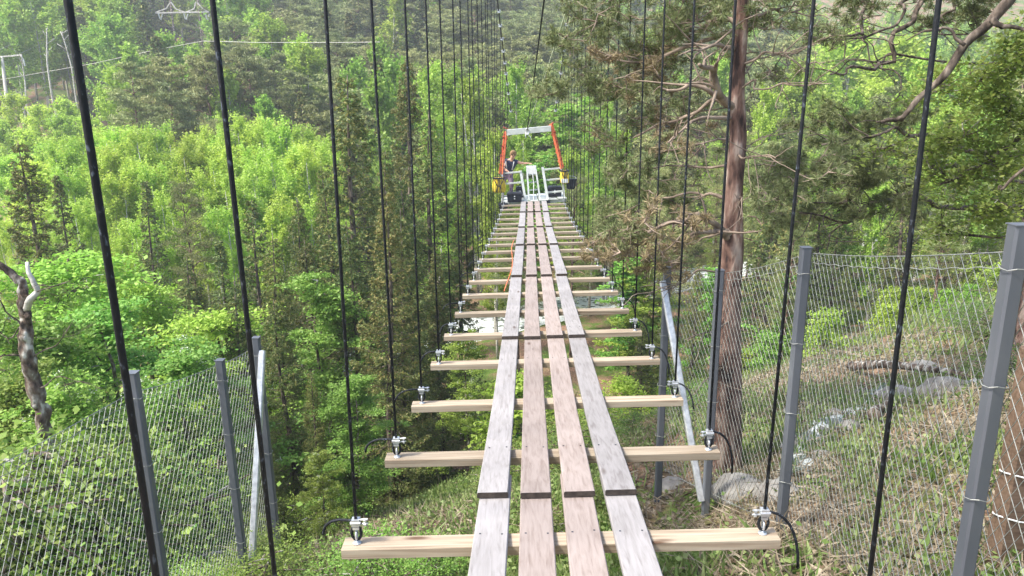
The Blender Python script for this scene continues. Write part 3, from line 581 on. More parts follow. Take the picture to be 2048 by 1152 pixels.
for hk, ek in (('lh', 'le'), ('rh', 're')):
    d = unit(J[hk] - J[ek]); sdv = unit(np.cross(d, [0, 0, 1])); pi = len(verts); verts.append(J[hk] + d * .06); rad.append((.032, .016)); edges.append((ks.index(hk), pi))
    for q, (a_, ln) in enumerate(((-.03, .075), (-.01, .085), (.01, .082), (.03, .065))):
        f0 = J[hk] + d * .10 + sdv * a_; verts += [f0, f0 + d * ln * .5 + [0, 0, -.008], f0 + d * ln * .85 + [0, 0, -.03]]; rad += [.009, .0085, .007]; i0 = len(verts) - 3; edges += [(pi, i0), (i0, i0 + 1), (i0 + 1, i0 + 2)]
    f0 = J[hk] + d * .05 + sdv * .045; verts += [f0, f0 + d * .035 + sdv * .015]; rad += [.011, .008]; i0 = len(verts) - 2; edges += [(pi, i0), (i0, i0 + 1)]
skinm = noisemat('skin', [(.3, (.50, .28, .18)), (.7, (.62, .37, .26))], 10, .55, 0, 0)
skin('body', verts, edges, rad, skinm, WK)
def garment(name, keys, ed, k, mat_, ext=None):
    vs = [J[a] for a in keys]; rs_ = [rd[a] * k + .014 for a in keys]
    if ext:
        for a, b, f in ext: keys = keys + [a + b]; vs.append(J[a] + (J[b] - J[a]) * f); rs_.append((rd[a] + (rd[b] - rd[a]) * f) * k + .012); ed = ed + [(a, a + b)]
    skin(name, vs, [(keys.index(a), keys.index(b)) for a, b in ed], rs_, mat_, WK)
garment('shirt', ['wst', 'chs', 'ls', 'rs', 'pel', 'nk'], [('pel', 'wst'), ('wst', 'chs'), ('chs', 'ls'), ('chs', 'rs'), ('chs', 'nk')], 1.16, noisemat('navy_cloth', [(.3, (.03, .035, .07)), (.7, (.06, .07, .12))], 14, .9), [('ls', 'le', .55), ('rs', 're', .5)])
garment('trousers', ['pel', 'lp', 'rp', 'lk', 'rk'], [('pel', 'lp'), ('pel', 'rp'), ('lp', 'lk'), ('rp', 'rk')], 1.18, noisemat('purple_grey_cloth', [(.3, (.13, .09, .13)), (.7, (.26, .19, .25))], 14, .9), [('lk', 'la', .9), ('rk', 'ra', .9)])
hc = J['hd1']; mb = MB(); mb.ell(hc + [.0, .03, .035], (.10, .11, .095), 16, 10, jit=.03, seed=2); obj('hair', mb, noisemat('dark_blond_hair', [(.3, (.12, .07, .03)), (.7, (.34, .22, .11))], 30, .7, stretch=(1, 1, .2)), WK, True)
mb = MB(); fc = hc + [.01, -.085, -.01]; mb.ell(fc + [0, -.012, -.005], (.014, .022, .02), 8, 6); obj('nose', mb, skinm, WK, True)
mb = MB()
for s_ in (-1, 1): mb.ell(fc + [s_ * .034, .004, .018], (.012, .008, .008), 8, 6)
mb.ell(fc + [0, .002, -.04], (.026, .008, .006), 8, 6); obj('face_features', mb, M['bark_dark'], WK, True)
mb = MB()
for s_ in (-1, 1): mb.ell(hc + [s_ * .09, .0, -.01], (.012, .022, .03), 8, 6)
obj('ear', mb, skinm, WK, True)
for a_, b_ in (('la', 'lt'), ('ra', 'rtt')):
    mb = MB(); c = (J[a_] + J[b_]) / 2 + [0, -.03, -.02]; mb.ell(c, (.05, .14, .05), 12, 8); mb.box(c + [0, 0, -.04], (.09, .26, .025)); obj('shoe', mb, M['black'], WK, True)
mb = MB()
for s_, x in ((-1, -.04), (1, .22)): mb.tube([W(x, -.29 + .02 * s_, 1.12), W(x * .8 + .02, -.27, 1.0), W(x * .6 + .02, -.19, .86)], .018, 6)
obj('harness_strap', mb, M['white'], WK, True)
# ================================================================= FENCES
def fence(tops, label, drops, near, posth=2.06, brace_m='galv'):
    P = [un(*t) for t in tops] if not near else [un(*t) for t in tops] + [np.array(near)]
    base_ = P[0] * [1, 1, 0] + [0, 0, float(TZ(P[0][0], P[0][1]))]
    t = thing('chain_link_fence', label, 'fence', tuple(base_))
    for p in P:
        mb = MB(); b = p - [0, 0, posth + .35]; w_ = .062
        mb.bar(p, b, w_, w_, bev=.009); mb.box(p + [0, 0, .002], (.066, .066, .004)); po = obj('fence_post', mb, M['post'], t)
        for zz in (.16, .62, 1.1, 1.6):
            mb = MB(); mb.tube([p - [0, 0, zz] + np.array([.047 * math.cos(a_), .047 * math.sin(a_), .006 * math.sin(3 * a_ + zz)]) for a_ in np.linspace(0, 6.28, 11)], .0022, 5); obj('wire_tie', mb, M['wire'], po)
    p0, p1 = P[0], P[1]; mb = MB(); dd = unit((p1 - p0) * [1, 1, 0]); side = np.array([-dd[1], dd[0], 0]) * (.045 if brace_m else 0)
    if side[0] * p0[0] > 0: side = -side
    mb.bar(p0 - [0, 0, .12] + side, p1 * [1, 1, 0] + [0, 0, p1[2] - posth + .05] + side, .055, .05, bev=.008); obj('brace', mb, M['galv'], t)
    # mesh panels
    cell = .056
    for i in range(len(P) - 1):
        a, b = P[i], P[i + 1]; L = np.linalg.norm((b - a)[:2]); mb = MB(); H = posth - .12; r_ = .0017
        off = -side * .9
        def pt(s, h):     # s 0..L along, h 0..H from bottom
            f = s / L; top = a * (1 - f) + b * f; sg = .02 * math.sin(math.pi * f) + drops[i] * (1 - f) + drops[i + 1] * f
            k = h / H; bow = .012 * math.sin(s * 2.1 + h * 1.5) ; return np.array([top[0], top[1], top[2] - sg - H + h]) + off + np.array([bow, 0, 0])
        for sgn in (1, -1):
            s0 = -H * .62 if sgn > 0 else 0
            n_ = int((L + H * .62) / cell) + 1
            for q in range(n_):
                sa = q * cell + (-H * .62 if sgn > 0 else 0); # line: s = sa + sgn*.62*h
                hs = [h for h in np.linspace(0, H, 13)]
                if sgn > 0: lo, hi = max(0, -sa / .62), min(H, (L - sa) / .62); f = lambda h, sa=sa: sa + .62 * h
                else: lo, hi = max(0, (sa - L) / .62), min(H, sa / .62); f = lambda h, sa=sa: sa - .62 * h
                if hi - lo < .03: continue
                k = max(2, int((hi - lo) / .15)); mb.tube([pt(f(h), h) for h in np.linspace(lo, hi, k)], r_, 3, cap=False)
        mb.tube([pt(s, H) for s in np.linspace(0, L, 14)], .0024, 4); mb.tube([pt(s, H - .06) + [0, 0, .004 * math.sin(s * 40)] for s in np.linspace(0, L, 60)], .0018, 3)
        mb.tube([pt(s, .02) for s in np.linspace(0, L, 10)], .003, 4)
        obj('wire_mesh', mb, M['wire'], t)
    return t
fence([(1335, 535, 6.5), (1440, 540, 5.8), (1612, 495, 4.6), (2040, 450, 2.7)], 'grey chain link fence with steel posts to the right of the bridge', [.03, .03, .04, .10, .10], (1.95, .9, .05))
fence([(512, 675, 6.5), (440, 720, 5.8), (265, 745, 4.6)], 'grey chain link fence running down the slope left of the bridge', [.09, .05, .14, .14], (-2.42, 2.2, -1.40))
# wooden rail post beyond the right fence
wp = un(2082, 700, 3.7); g = float(TZ(wp[0], wp[1])); t = thing('wooden_post', 'brown wooden post with wire loops at the right edge behind the fence', 'post', (wp[0], wp[1], g))
mb = MB(); mb.bar((wp[0], wp[1], g - .2), (wp[0], wp[1], wp[2]), .15, .12); obj('post_body', mb, M['brownpost'], t)
for zz in (.55, .3): mb = MB(); mb.tube([np.array([wp[0], wp[1], g + zz]) + [.09 * math.cos(a), .08 * math.sin(a), .01 * math.sin(2 * a)] for a in np.linspace(0, 6.28, 12)], .004, 5); obj('wire_loop', mb, M['white'], t)
# ================================================================= NEAR TREES
def wob(P, amp, seed, n=20):
    P = np.array(P, float); rg = np.random.default_rng(seed); s = np.linspace(0, len(P) - 1, n)
    Q = np.stack([np.interp(s, range(len(P)), P[:, k]) for k in range(3)], 1)
    ph = rg.uniform(0, 6, (3, 3)); fr = rg.uniform(.4, 1.6, (3, 3))
    for k in range(3):
        for j in range(3): Q[:, k] += amp / (j + 1) * np.sin(s * fr[k, j] * (j + 1) * 1.7 + ph[k, j]) * np.minimum(1, s * 1.5)
    return Q
def needles(mb, Q, n, ln=.075, wd=.007, spread=.5, m=0):      # clusters of needles round the twig points Q
    idx = rng.integers(0, len(Q), n); k = 13; c = Q[idx]; d0 = unit(rng.normal(size=(n, 3)) + [0, 0, .35])
    c = np.repeat(c, k, 0); dd = np.repeat(d0, k, 0) * .6 + rng.normal(size=(n * k, 3)) * spread; dd = unit(dd); l = rng.uniform(.6, 1.2, n * k) * ln
    diamonds(mb, c + dd * (l * .5)[:, None], dd, l, wd, m)
def twigs(mb, a, nt_, spread, rad, seed, up=.1):             # a bunch of crooked twigs from point a; returns twig points
    rg = np.random.default_rng(seed); out = []
    for i in range(nt_):
        d = unit(rg.normal(size=3) * [1, 1, .5] + [0, 0, up]) * rg.uniform(.4, 1) * spread; Q = wob([a, a + d * .5 + rg.normal(size=3) * .05 * spread, a + d], .03 * spread, seed * 31 + i, 7); mb.tube(Q, np.linspace(rad, rad * .3, 7), 4, cap=False); out.append(Q[2:])
        for j in range(3):
            p = Q[rg.integers(2, 6)]; d2 = unit(d + rg.normal(size=3) * np.linalg.norm(d) * .8) * spread * rg.uniform(.2, .45); Q2 = wob([p, p + d2], .02 * spread, seed * 57 + i * 7 + j, 5); mb.tube(Q2, np.linspace(rad * .5, rad * .2, 5), 3, cap=False); out.append(Q2[1:])
    return np.vstack(out)
# the big pine right of the bridge
pb_ = ground(1453, 945); HP = thing('pine_tree', 'big pine with reddish trunk and crooked side branches behind the right fence', 'pine', tuple(pb_))
zP = float(pb_ @ fw); FP = pb_[1]
def hp(px, py, dF=0): return unF(px, py, FP + dF)
tr = [pb_ - [0, 0, .4], pb_ + [0, 0, .05], hp(1458, 760), hp(1463, 560), hp(1468, 400), hp(1472, 250), hp(1476, 80), hp(1482, -150), hp(1490, -420), hp(1486, -700)]
mb = MB(); mb.tube(wob(tr, .012, 1, 40), np.interp(np.linspace(0, 9, 40), [0, 1, 2, 3, 4, 5, 6, 7, 8, 9], [.20, .155, .125, .10, .085, .075, .066, .06, .05, .03]), 18, jit=.035, js=4)
trunk = obj('trunk', mb, M['bark_pine'], HP, True)
limbs = [([(1470, 215), (1440, 190), (1415, 140), (1390, 128)], .055, -.6, 1.0), ([(1462, 205), (1425, 190), (1380, 176), (1335, 172)], .04, -.2, 1.1),
         ([(1460, 215), (1420, 205), (1380, 225), (1340, 250), (1270, 270)], .028, .3, 1), ([(1458, 235), (1410, 238), (1370, 258), (1335, 275)], .026, -.8, .8),
         ([(1470, 475), (1445, 465), (1410, 468), (1385, 470)], .05, -.5, .5), ([(1470, 470), (1430, 450), (1390, 432), (1350, 440), (1290, 460)], .05, -1.0, 1.1),
         ([(1470, 45), (1440, 38), (1400, 52), (1360, 65)], .03, .4, .8), ([(1470, 98), (1450, 92), (1420, 94), (1400, 98)], .035, -.5, .5),
         ([(1455, 280), (1430, 276), (1390, 282)], .018, -.3, .4), ([(1450, 400), (1420, 388), (1385, 384), (1330, 400), (1260, 410)], .024, .5, .9), ([(1475, 190), (1500, 165), (1505, 172), (1560, 172), (1600, 175), (1650, 160)], .016, -.4, .6),
         ([(1480, 130), (1520, 115), (1560, 100), (1610, 102)], .018, -.3, .6), ([(1475, 125), (1510, 118), (1560, 112), (1585, 112)], .014, .3, .5), ([(1478, 155), (1495, 130), (1530, 110)], .016, .6, .4),
         ([(1470, 302), (1500, 295), (1530, 275)], .014, 0, .4), ([(1470, 305), (1510, 312), (1545, 320)], .016, -.5, .5), ([(1462, 400), (1480, 400), (1492, 395), (1485, 440)], .014, -.3, .2),
         ([(1475, 20), (1520, 30), (1560, 25), (1620, 10)], .025, .2, .8), ([(1472, -60), (1400, -70), (1300, -40), (1220, 0)], .04, .5, 1.5), ([(1470, 60), (1400, 80), (1330, 110), (1260, 130), (1190, 120)], .03, 1.0, 1.5),
         ([(1465, 330), (1400, 330), (1330, 330), (1270, 345)], .02, 1.0, 1), ([(1455, 640), (1420, 660), (1380, 680)], .012, -.8, .4), ([(1460, 730), (1420, 745), (1390, 790)], .012, -.5, .3), ([(1462, 545), (1400, 545), (1350, 565), (1300, 590)], .014, -.8, .5)]
for k, (pp, r0, dF, _) in enumerate(limbs):
    P = [hp(x, y, dF * i / max(1, len(pp) - 1)) for i, (x, y) in enumerate(pp)]; P[0] = P[0] + (hp(1470, pp[0][1]) - P[0]) * .6
    Q = wob(P, .022, 100 + k, 18); mb = MB(); mb.tube(Q, np.linspace(r0 * .75, r0 * .25, 18), 7, jit=.05, js=k)
    for j in range(7):
        i0 = rng.integers(5, 17); dd = unit(Q[min(17, i0 + 1)] - Q[i0]) + rng.normal(size=3) * .8; L = rng.uniform(.15, .5); Q2 = wob([Q[i0], Q[i0] + unit(dd) * L], .03, 300 + k * 9 + j, 7); mb.tube(Q2, np.linspace(r0 * .3, .003, 7), 4, cap=False)
    obj('branch', mb, M['branch_pine'], HP, True)
clouds = [(1175, 160, .9, .45, .2, 300, 0), (1215, 120, 1.2, .6, .3, 320, 0), (1230, 190, .8, .55, .22, 320, 0), (1300, 150, .6, .5, .25, 260, 1), (1240, 350, .6, .38, .25, 330, 0), (1255, 400, .8, .5, .3, 330, 0), (1220, 440, .9, .35, .22, 160, 0),
          (1275, 480, -.6, .42, .25, 130, 1), (1310, 455, -.8, .4, .22, 140, 1), (1255, 520, -.5, .36, .2, 110, 1), (1260, 470, -.5, .4, .25, 120, 0), (1330, 350, .8, .5, .3, 160, 0), (1300, 30, .5, .8, .25, 420, 0), (1420, 10, .2, .6, .25, 300, 0), (1230, 20, .6, .6, .25, 300, 0), (1350, 90, .5, .6, .22, 260, 0),
          (1530, 340, .2, .45, .22, 200, 0), (1500, 380, .1, .4, .2, 160, 0), (1560, 40, .2, .55, .2, 260, 0), (1640, 30, .2, .6, .25, 260, 0), (1570, 150, 0, .3, .15, 60, 0), (1310, 260, .4, .5, .2, 160, 1), (1250, 270, .8, .5, .2, 160, 0), (1400, 160, .8, .5, .3, 140, 0), (1480, -200, 0, 1.3, .7, 900, 0), (1300, -160, 0, 1.1, .5, 600, 0), (1660, -160, 0, 1.1, .5, 600, 0)]
mbt = MB(); mbn = MB()
for k, (px, py, dF, rh, rv, n, dry) in enumerate(clouds):
    c = hp(px, py, dF); pts = []
    for q in range(7): pts.append(twigs(mbt, c + rng.normal(size=3) * [rh * .55, rh * .55, rv * .5], 4, rh * .55, .006, 500 + k * 11 + q))
    needles(mbn, np.vstack(pts), int(n * .95), m=dry)
obj('twigs', mbt, M['branch_pine'], HP); obj('crown', mbn, [LF['heropine'], LF['dry']], HP)
# overhanging tree rooted right of the frame
ob = np.array([6.3, 6.2, float(TZ(6.3, 6.2))]); OT = thing('leafy_tree', 'overhanging leafy tree whose thick branch slants in from the top right corner', 'tree', tuple(ob))
mb = MB(); mb.tube(wob([ob - [0, 0, .3], ob + [-.1, 0, 2.5], ob + [-.3, 0, 5.5], ob + [-.5, .3, 9]], .08, 5, 20), np.linspace(.2, .07, 20), 10); obj('trunk', mb, M['bark_alder'], OT, True)
def qp(px, py, F): return unF(px, py, F)
ol = [([(2300, -330), (2048, -30), (1985, 40), (1930, 90), (1870, 160), (1800, 235), (1765, 250)], 6.2, 6.4, .055), ([(1985, 40), (2010, 60), (2048, 55), (2090, 40)], 6.2, 6, .025), ([(1800, 235), (1790, 250), (1760, 245)], 6.4, 6.5, .02),
      ([(2150, 200), (2060, 330), (2010, 370), (2000, 385)], 6, 6.2, .02), ([(2200, 100), (2100, 200), (2030, 290), (1940, 340), (1880, 380)], 6.4, 7, .03), ([(1930, 90), (1890, 60), (1850, 55), (1820, 75)], 6.2, 6.3, .014), ([(2300, 300), (2120, 430), (2040, 470), (1900, 480)], 6.6, 7.2, .03)]
mb = MB(); LP = []
for k, (pp, Fa, Fb, r0) in enumerate(ol):
    P = [qp(x, y, Fa + (Fb - Fa) * i / (len(pp) - 1)) for i, (x, y) in enumerate(pp)]
    if k in (0, 3, 4, 6): P = [ob + [-.3 - .1 * k / 6, 0, P[0][2] - ob[2] - .4]] + P
    Q = wob(P, .03, 900 + k, 26); mbb = MB(); mbb.tube(Q, np.linspace(r0 * 1.1, r0 * .3, 26), 8, jit=.05, js=k); obj('branch', mbb, M['bark_dark'], OT, True); LP.append(Q)
mbt = MB(); mbl = MB()
for k, (px, py, F, rr, n) in enumerate([(1880, 180, 6.6, .3, 420), (1960, 160, 6.6, .35, 600), (2020, 230, 6.6, .38, 800), (1930, 270, 6.8, .35, 700), (1990, 330, 6.8, .35, 700), (1900, 360, 7, .35, 520), (2030, 410, 6.6, .35, 600), (1960, 430, 7, .35, 520), (1850, 300, 7.1, .3, 360), (2040, 110, 6.4, .35, 420), (1880, 450, 7.2, .3, 300), (1760, 300, 6.9, .22, 160), (2150, 60, 6.4, .5, 900), (2150, 300, 6.4, .5, 900)]):
    c = qp(px, py, F); pts = twigs(mbt, c, 9, rr * 1.25, .006, 700 + k); n = int(n * 1.6); C = pts[rng.integers(0, len(pts), n)] + rng.normal(size=(n, 3)) * .055
    D = rng.normal(size=(n, 3)) * [1, 1, .5]; v0 = unit(D); upv = unit(rng.normal(size=(n, 3)) * .5 + [0, 0, 1]); wv = unit(np.cross(v0, upv)); l = rng.uniform(.016, .032, n)[:, None]
    v = np.stack([C - v0 * l, C + wv * l * .6, C + v0 * l, C - wv * l * .6], 1); mbl.add(v.reshape(-1, 3), np.arange(4 * n).reshape(-1, 4))
obj('twigs', mbt, M['bark_alder'], OT); obj('crown', mbl, [leafmat('fresh_young_leaves', (.17, .30, .04), (.38, .47, .12), .5, .1)], OT)
# second pine further right whose dark branches hang in front of the meadow
qb = np.array([6.8, 9.3, float(TZ(6.8, 9.3))]); HQ = thing('pine_tree', 'dark pine at right, its crown spreading left above the fence corner post', 'pine', tuple(qb))
mb = MB(); mb.tube(wob([qb - [0, 0, .3], qb + [.1, 0, 3], qb + [0, 0, 6], qb + [.1, .1, 11]], .06, 15, 20), np.linspace(.17, .05, 20), 10); obj('trunk', mb, M['bark_pine'], HQ, True)
pl = [([(1900, 330), (1830, 310), (1760, 330), (1700, 370), (1640, 420)], .03), ([(1900, 400), (1830, 400), (1760, 410), (1690, 425), (1600, 430)], .03), ([(1900, 300), (1820, 270), (1740, 270), (1650, 290)], .03), ([(1880, 350), (1800, 400), (1740, 400), (1700, 440), (1660, 500)], .02),
      ([(1920, -60), (1850, 0), (1800, 60), (1780, 110), (1740, 140), (1700, 150), (1660, 165)], .03), ([(1900, -90), (1780, -30), (1740, 20), (1700, 60), (1650, 60)], .03), ([(1790, 100), (1760, 140), (1790, 180), (1770, 200)], .012), ([(1900, -40), (1810, 0), (1770, 40), (1730, 90), (1770, 150)], .02), ([(1960, -80), (1900, 20), (1860, 60), (1960, 70)], .02)]
for k, (pp, r0) in enumerate(pl):
    P = [qp(x, y, 9.0 - .25 * i) for i, (x, y) in enumerate(pp)]; P = [np.array([qb[0] + .05, qb[1], P[0][2] - .2])] + P; Q = wob(P, .06, 1200 + k, 26); mbb = MB(); mbb.tube(Q, np.linspace(r0 * 1.3, r0 * .3, 26), 7)
    for j in range(9):
        i0 = rng.integers(10, 25); L = rng.uniform(.2, .6); Q2 = wob([Q[i0], Q[i0] + unit(rng.normal(size=3) * [1, 1, .7] + [-.4, 0, -.2]) * L], .05, 1500 + k * 13 + j, 8); mbb.tube(Q2, np.linspace(r0 * .3, .003, 8), 4, cap=False)
    obj('branch', mbb, M['bark_dark'], HQ, True)
mbt = MB(); mbn = MB()
for k, (px, py, rh, n) in enumerate([(1620, 300, .42, 380), (1680, 260, .45, 420), (1750, 250, .42, 380), (1640, 360, .48, 480), (1710, 330, .5, 520), (1580, 350, .38, 300), (1770, 330, .42, 360), (1540, 385, .34, 220), (1820, 230, .38, 260), (1620, 420, .4, 260), (1700, 420, .42, 260), (1800, 400, .4, 260), (1560, 430, .3, 140), (1750, 20, .5, 160), (1660, 90, .4, 130), (1930, 20, .6, 420), (1990, -20, .6, 420), (1880, -60, .7, 500), (2060, -100, .9, 700), (1900, 300, .5, 300)]):
    c = qp(px, py, 8.5 + .5 * math.sin(k)); pts = []
    for q in range(6): pts.append(twigs(mbt, c + rng.normal(size=3) * [rh * .5, rh * .5, rh * .25], 4, rh * .55, .006, 2500 + k * 11 + q))
    needles(mbn, np.vstack(pts), int(n * 1.0))
obj('twigs', mbt, M['bark_dark'], HQ); obj('crown', mbn, [LF['heropine']], HQ)
# gnarled broken tree at the left edge
gb = unF(95, 900, 7.6); gb[2] = float(TZ(gb[0], gb[1])); GT = thing('gnarled_tree', 'gnarled half dead tree with a forked top at the left edge', 'tree', tuple(gb))
GF = 7.6
def gp(x, y, d=0): return unF(x, y, GF + d)
P = [gb - [0, 0, .3], gp(92, 900), gp(84, 830), gp(66, 760), gp(52, 690), gp(50, 640), gp(48, 600), gp(40, 565), gp(10, 538), gp(-40, 500), gp(-110, 420)]
mb = MB(); Q = wob(P, .012, 41, 110); rr = np.interp(np.linspace(0, 10, 110), range(11), [.08, .075, .07, .08, .072, .055, .05, .046, .036, .03, .02]); mb.tube(Q, rr, 18, jit=.085, js=9)
for hh in (25, 38, 47, 58, 70): mb.ell(Q[hh] + [.06 * math.sin(hh), -.05, 0], (.04, .035, .045), 10, 7, jit=.08, seed=hh)
obj('trunk', mb, M['bark_alder'], GT, True); mb = MB(); mb.tube(wob([gp(52, 620), gp(64, 595, -.1), gp(72, 580, -.1), gp(62, 555, -.1), gp(56, 525, -.05)], .01, 42, 14), np.linspace(.04, .018, 14), 9); obj('branch', mb, M['bark_pale'], GT, True, label='bare whitish broken branch stub')
for k, (pp, r0) in enumerate([([(50, 680), (25, 640), (0, 600), (-30, 560)], .012), ([(52, 700), (30, 720), (0, 715), (-30, 700)], .012), ([(56, 720), (110, 690), (150, 640)], .01), ([(52, 600), (90, 570), (140, 560)], .01), ([(70, 780), (120, 760), (180, 770)], .01), ([(50, 650), (20, 670), (-20, 650)], .01)]):
    mb = MB(); Q = wob([gp(x, y, -.1 * i) for i, (x, y) in enumerate(pp)], .03, 60 + k, 12); mb.tube(Q, np.linspace(r0, .003, 12), 5); pts = twigs(mb, Q[8], 3, .35, .004, 80 + k); obj('branch', mb, M['bark_dark'], GT)
mbt = MB(); mbl = MB()
for k, (px, py, rr_, n) in enumerate([(20, 640, .3, 200), (120, 600, .3, 220), (160, 660, .3, 200), (10, 740, .3, 150), (-60, 450, .6, 600), (130, 770, .3, 200)]):
    pts = twigs(mbt, gp(px, py, .2), 6, rr_, .004, 90 + k); C = pts[rng.integers(0, len(pts), n)] + rng.normal(size=(n, 3)) * .05; diamonds(mbl, C, rng.normal(size=(n, 3)), .05, .032)
obj('twigs', mbt, M['bark_dark'], GT); obj('crown', mbl, [LF['broad']], GT)
# ================================================================= KEY TREES BY PLACE
K = [('spruce0', 690, 150, 19, 1.0, 'tallest olive spruce with brown tipped crown left of the bridge ropes', 0), ('spruce0', 795, 120, 25, .9, 'slender pale olive spruce between the third and fourth left ropes', 0), ('spruce0', 845, 225, 21.5, 1.0, 'bushy olive spruce beside the bright birches left of the deck', 1),
     ('spruce1', 275, 362, 27, .8, 'narrow dark spruce standing out of the lime birch thicket', 1), ('spruce1', 112, 352, 25, .8, 'small dark spruce at the left below the clearing', 1), ('spruce0', 38, 285, 20, 1.05, 'brownish spruce at the left edge above the gnarled tree', 0), ('pine1', 362, 372, 25, .7, 'thin grey pine in front of the lime birch thicket', 0),
     ('spruce1', 430, 480, 23, 1.0, 'dull green spruce below the thin grey pine', 1), ('limeb0', 292, 515, 15, .9, 'bright lime young maple with a pointed crown left of centre', 0), ('limeb0', 400, 572, 13.6, 1.0, 'spreading lime young maple above the left fence', 1), ('broad0', 622, 508, 15, .9, 'light green leafy tree among dark spruces', 0),
     ('spruce0', 655, 330, 22, .8, 'slim dark spruce between the first and second left ropes', 1), ('spruce0', 745, 300, 20.5, .75, 'slim dark spruce beside the second left rope', 0), ('spruce0', 815, 350, 19, .75, 'slim dark spruce beside the third left rope', 2), ('spruce0', 905, 370, 22, .75, 'slim dark spruce near the left beam ends further down', 1), ('spruce0', 585, 400, 21, .8, 'slim dark spruce left of the first left rope', 2), ('spruce0', 560, 600, 11.5, 1.0, 'shadowy spruce just behind the left fence brace', 2), ('spruce0', 620, 740, 10.5, .9, 'low dark spruce between the left brace and the first left rope', 1), ('spruce0', 530, 850, 9, .9, 'small dark spruce below the end of the left fence', 2), ('spruce0', 470, 560, 13.5, 1, 'dark spruce above the left fence corner', 1), ('broad0', 10, 690, 9.2, 1.0, 'low leafy tree at the left edge behind the fence wire', 0), ('broad0', 705, 735, 10.5, 1.15, 'bright leafy sapling just outside the left ends of the beams', 0), ('limeb0', 112, 455, 15, 1.25, 'broad lime tree crown at the left behind the gnarled tree', 1), ('broad0', 205, 560, 11.5, 1.2, 'pale leafy tree right of the gnarled trunk', 0), ('broad0', 350, 655, 10.2, 1.15, 'leafy tree with horizontal sprays above the left fence posts', 1), ('broad0', 20, 560, 10.5, 1.0, 'leafy tree behind the gnarled trunk at the left edge', 0), ('broad0', 150, 720, 8.8, 1.1, 'low leafy tree rising just behind the left fence wire', 1),
     ('spruce0', 545, 470, 16.5, 1.0, 'dark spruce behind the second left rope', 1), ('spruce0', 612, 480, 19, 1.1, 'dark drooping spruce in the middle of the left slope', 2), ('spruce0', 780, 420, 16.5, 1.0, 'shaded spruce beside the left beam ends', 2), ('spruce0', 870, 500, 17.5, .9, 'lower shaded spruce close to the left side of the deck', 1), ('spruce0', 700, 440, 15.5, .9, 'shaded ragged spruce beneath the tallest olive spruce', 2), ('spruce1', 500, 400, 24, 1.0, 'soft green spruce at the foot of the thicket', 0),
     ('broad0', 930, 640, 15, .7, 'small leafy tree just left of the boards', 1), ('broad0', 640, 890, 8.8, .8, 'low bush tree with white blossom under the first left rope', 1), ('birch1', 915, 165, 44, 1.1, 'tall bright birch left of the far left cable', 0), ('birch1', 960, 185, 40, 1.0, 'bright birch directly behind the far left cable', 1), ('birch1', 885, 260, 36, 1.0, 'bright birch behind the bushy olive spruce', 2), ('birch1', 985, 290, 34, .9, 'bright birch left of the orange frame leg', 0), ('birch1', 1035, 155, 50, 1.1, 'sunlit birch above the platform top bar', 0), ('birch1', 1050, 280, 42, 1.0, 'green birch seen through the orange frame', 1), ('broad1', 1090, 300, 38, .8, 'round leafy tree seen through the right half of the frame', 0),
     ('broad1', 1150, 175, 42, 1.1, 'cool green leafy tree right of the far right cable', 0), ('birch1', 1185, 260, 36, .9, 'lime birch right of the platform', 0), ('birch1', 1220, 235, 39, .8, 'slim lime birch behind the far right ropes', 1), ('birch1', 1140, 330, 33, .9, 'low lime birch beside the bucket', 2), ('birch1', 1530, 200, 42, .8, 'small bright birch right of the big pine trunk', 0), ('birch1', 1610, 330, 34, .8, 'small birch between the big pine and the dark pine', 0), ('lime2', 1800, 110, 62, 1.3, 'large lime birch seen above the overhanging branch', 0), ('lime2', 1740, 190, 56, 1.1, 'rounded lime birch left of the overhanging branch', 1), ('lime2', 1900, 160, 60, 1.2, 'broad lime birch behind the overhanging leaves', 1), ('lime2', 1690, 90, 70, 1.2, 'lime birch high on the right hillside', 0),
     ('birch2', 60, -20, 96, 1.4, 'tall bright birch at the top left corner', 0), ('birch2', 15, 20, 90, 1.2, 'bright birch behind the power line pole', 1), ('birch2', 120, 10, 100, 1.2, 'bright birch right of the power line pole', 0), ('birch2', 205, 55, 84, 1.3, 'round topped bright birch below the dark wood', 2), ('birch2', 275, 130, 76, 1.0, 'lime birch below the power line', 1), ('birch2', 445, -30, 92, 1.2, 'tall pale birch behind the second left rope', 0), ('birch2', 500, -20, 98, 1.2, 'tall drooping pale birch right of the second left rope', 1), ('birch2', 600, 95, 66, 1.0, 'bright birch among olive pines', 0), ('broad1', 335, 240, 50, .6, 'small fresh green maple above the thicket', 0), ('broad1', 398, 215, 52, .5, 'narrow fresh green maple above the thicket', 1), ('birch2', 760, 100, 64, .9, 'bright birch behind the slender olive spruce', 1),
     ('spruce2', 240, -40, 120, 1.4, 'dark spruce left in the dark wood at the top', 0), ('spruce2', 290, -30, 118, 1.4, 'dark spruce right in the dark wood at the top', 1), ('spruce2', 320, -60, 124, 1.3, 'darkest spruce below the pylon arm', 0)]
for key, px, py, F, wd, lab, v in K: tree_px(key, px, py, F, wd, lab, var=v if v < len(PR[key]) else 0)
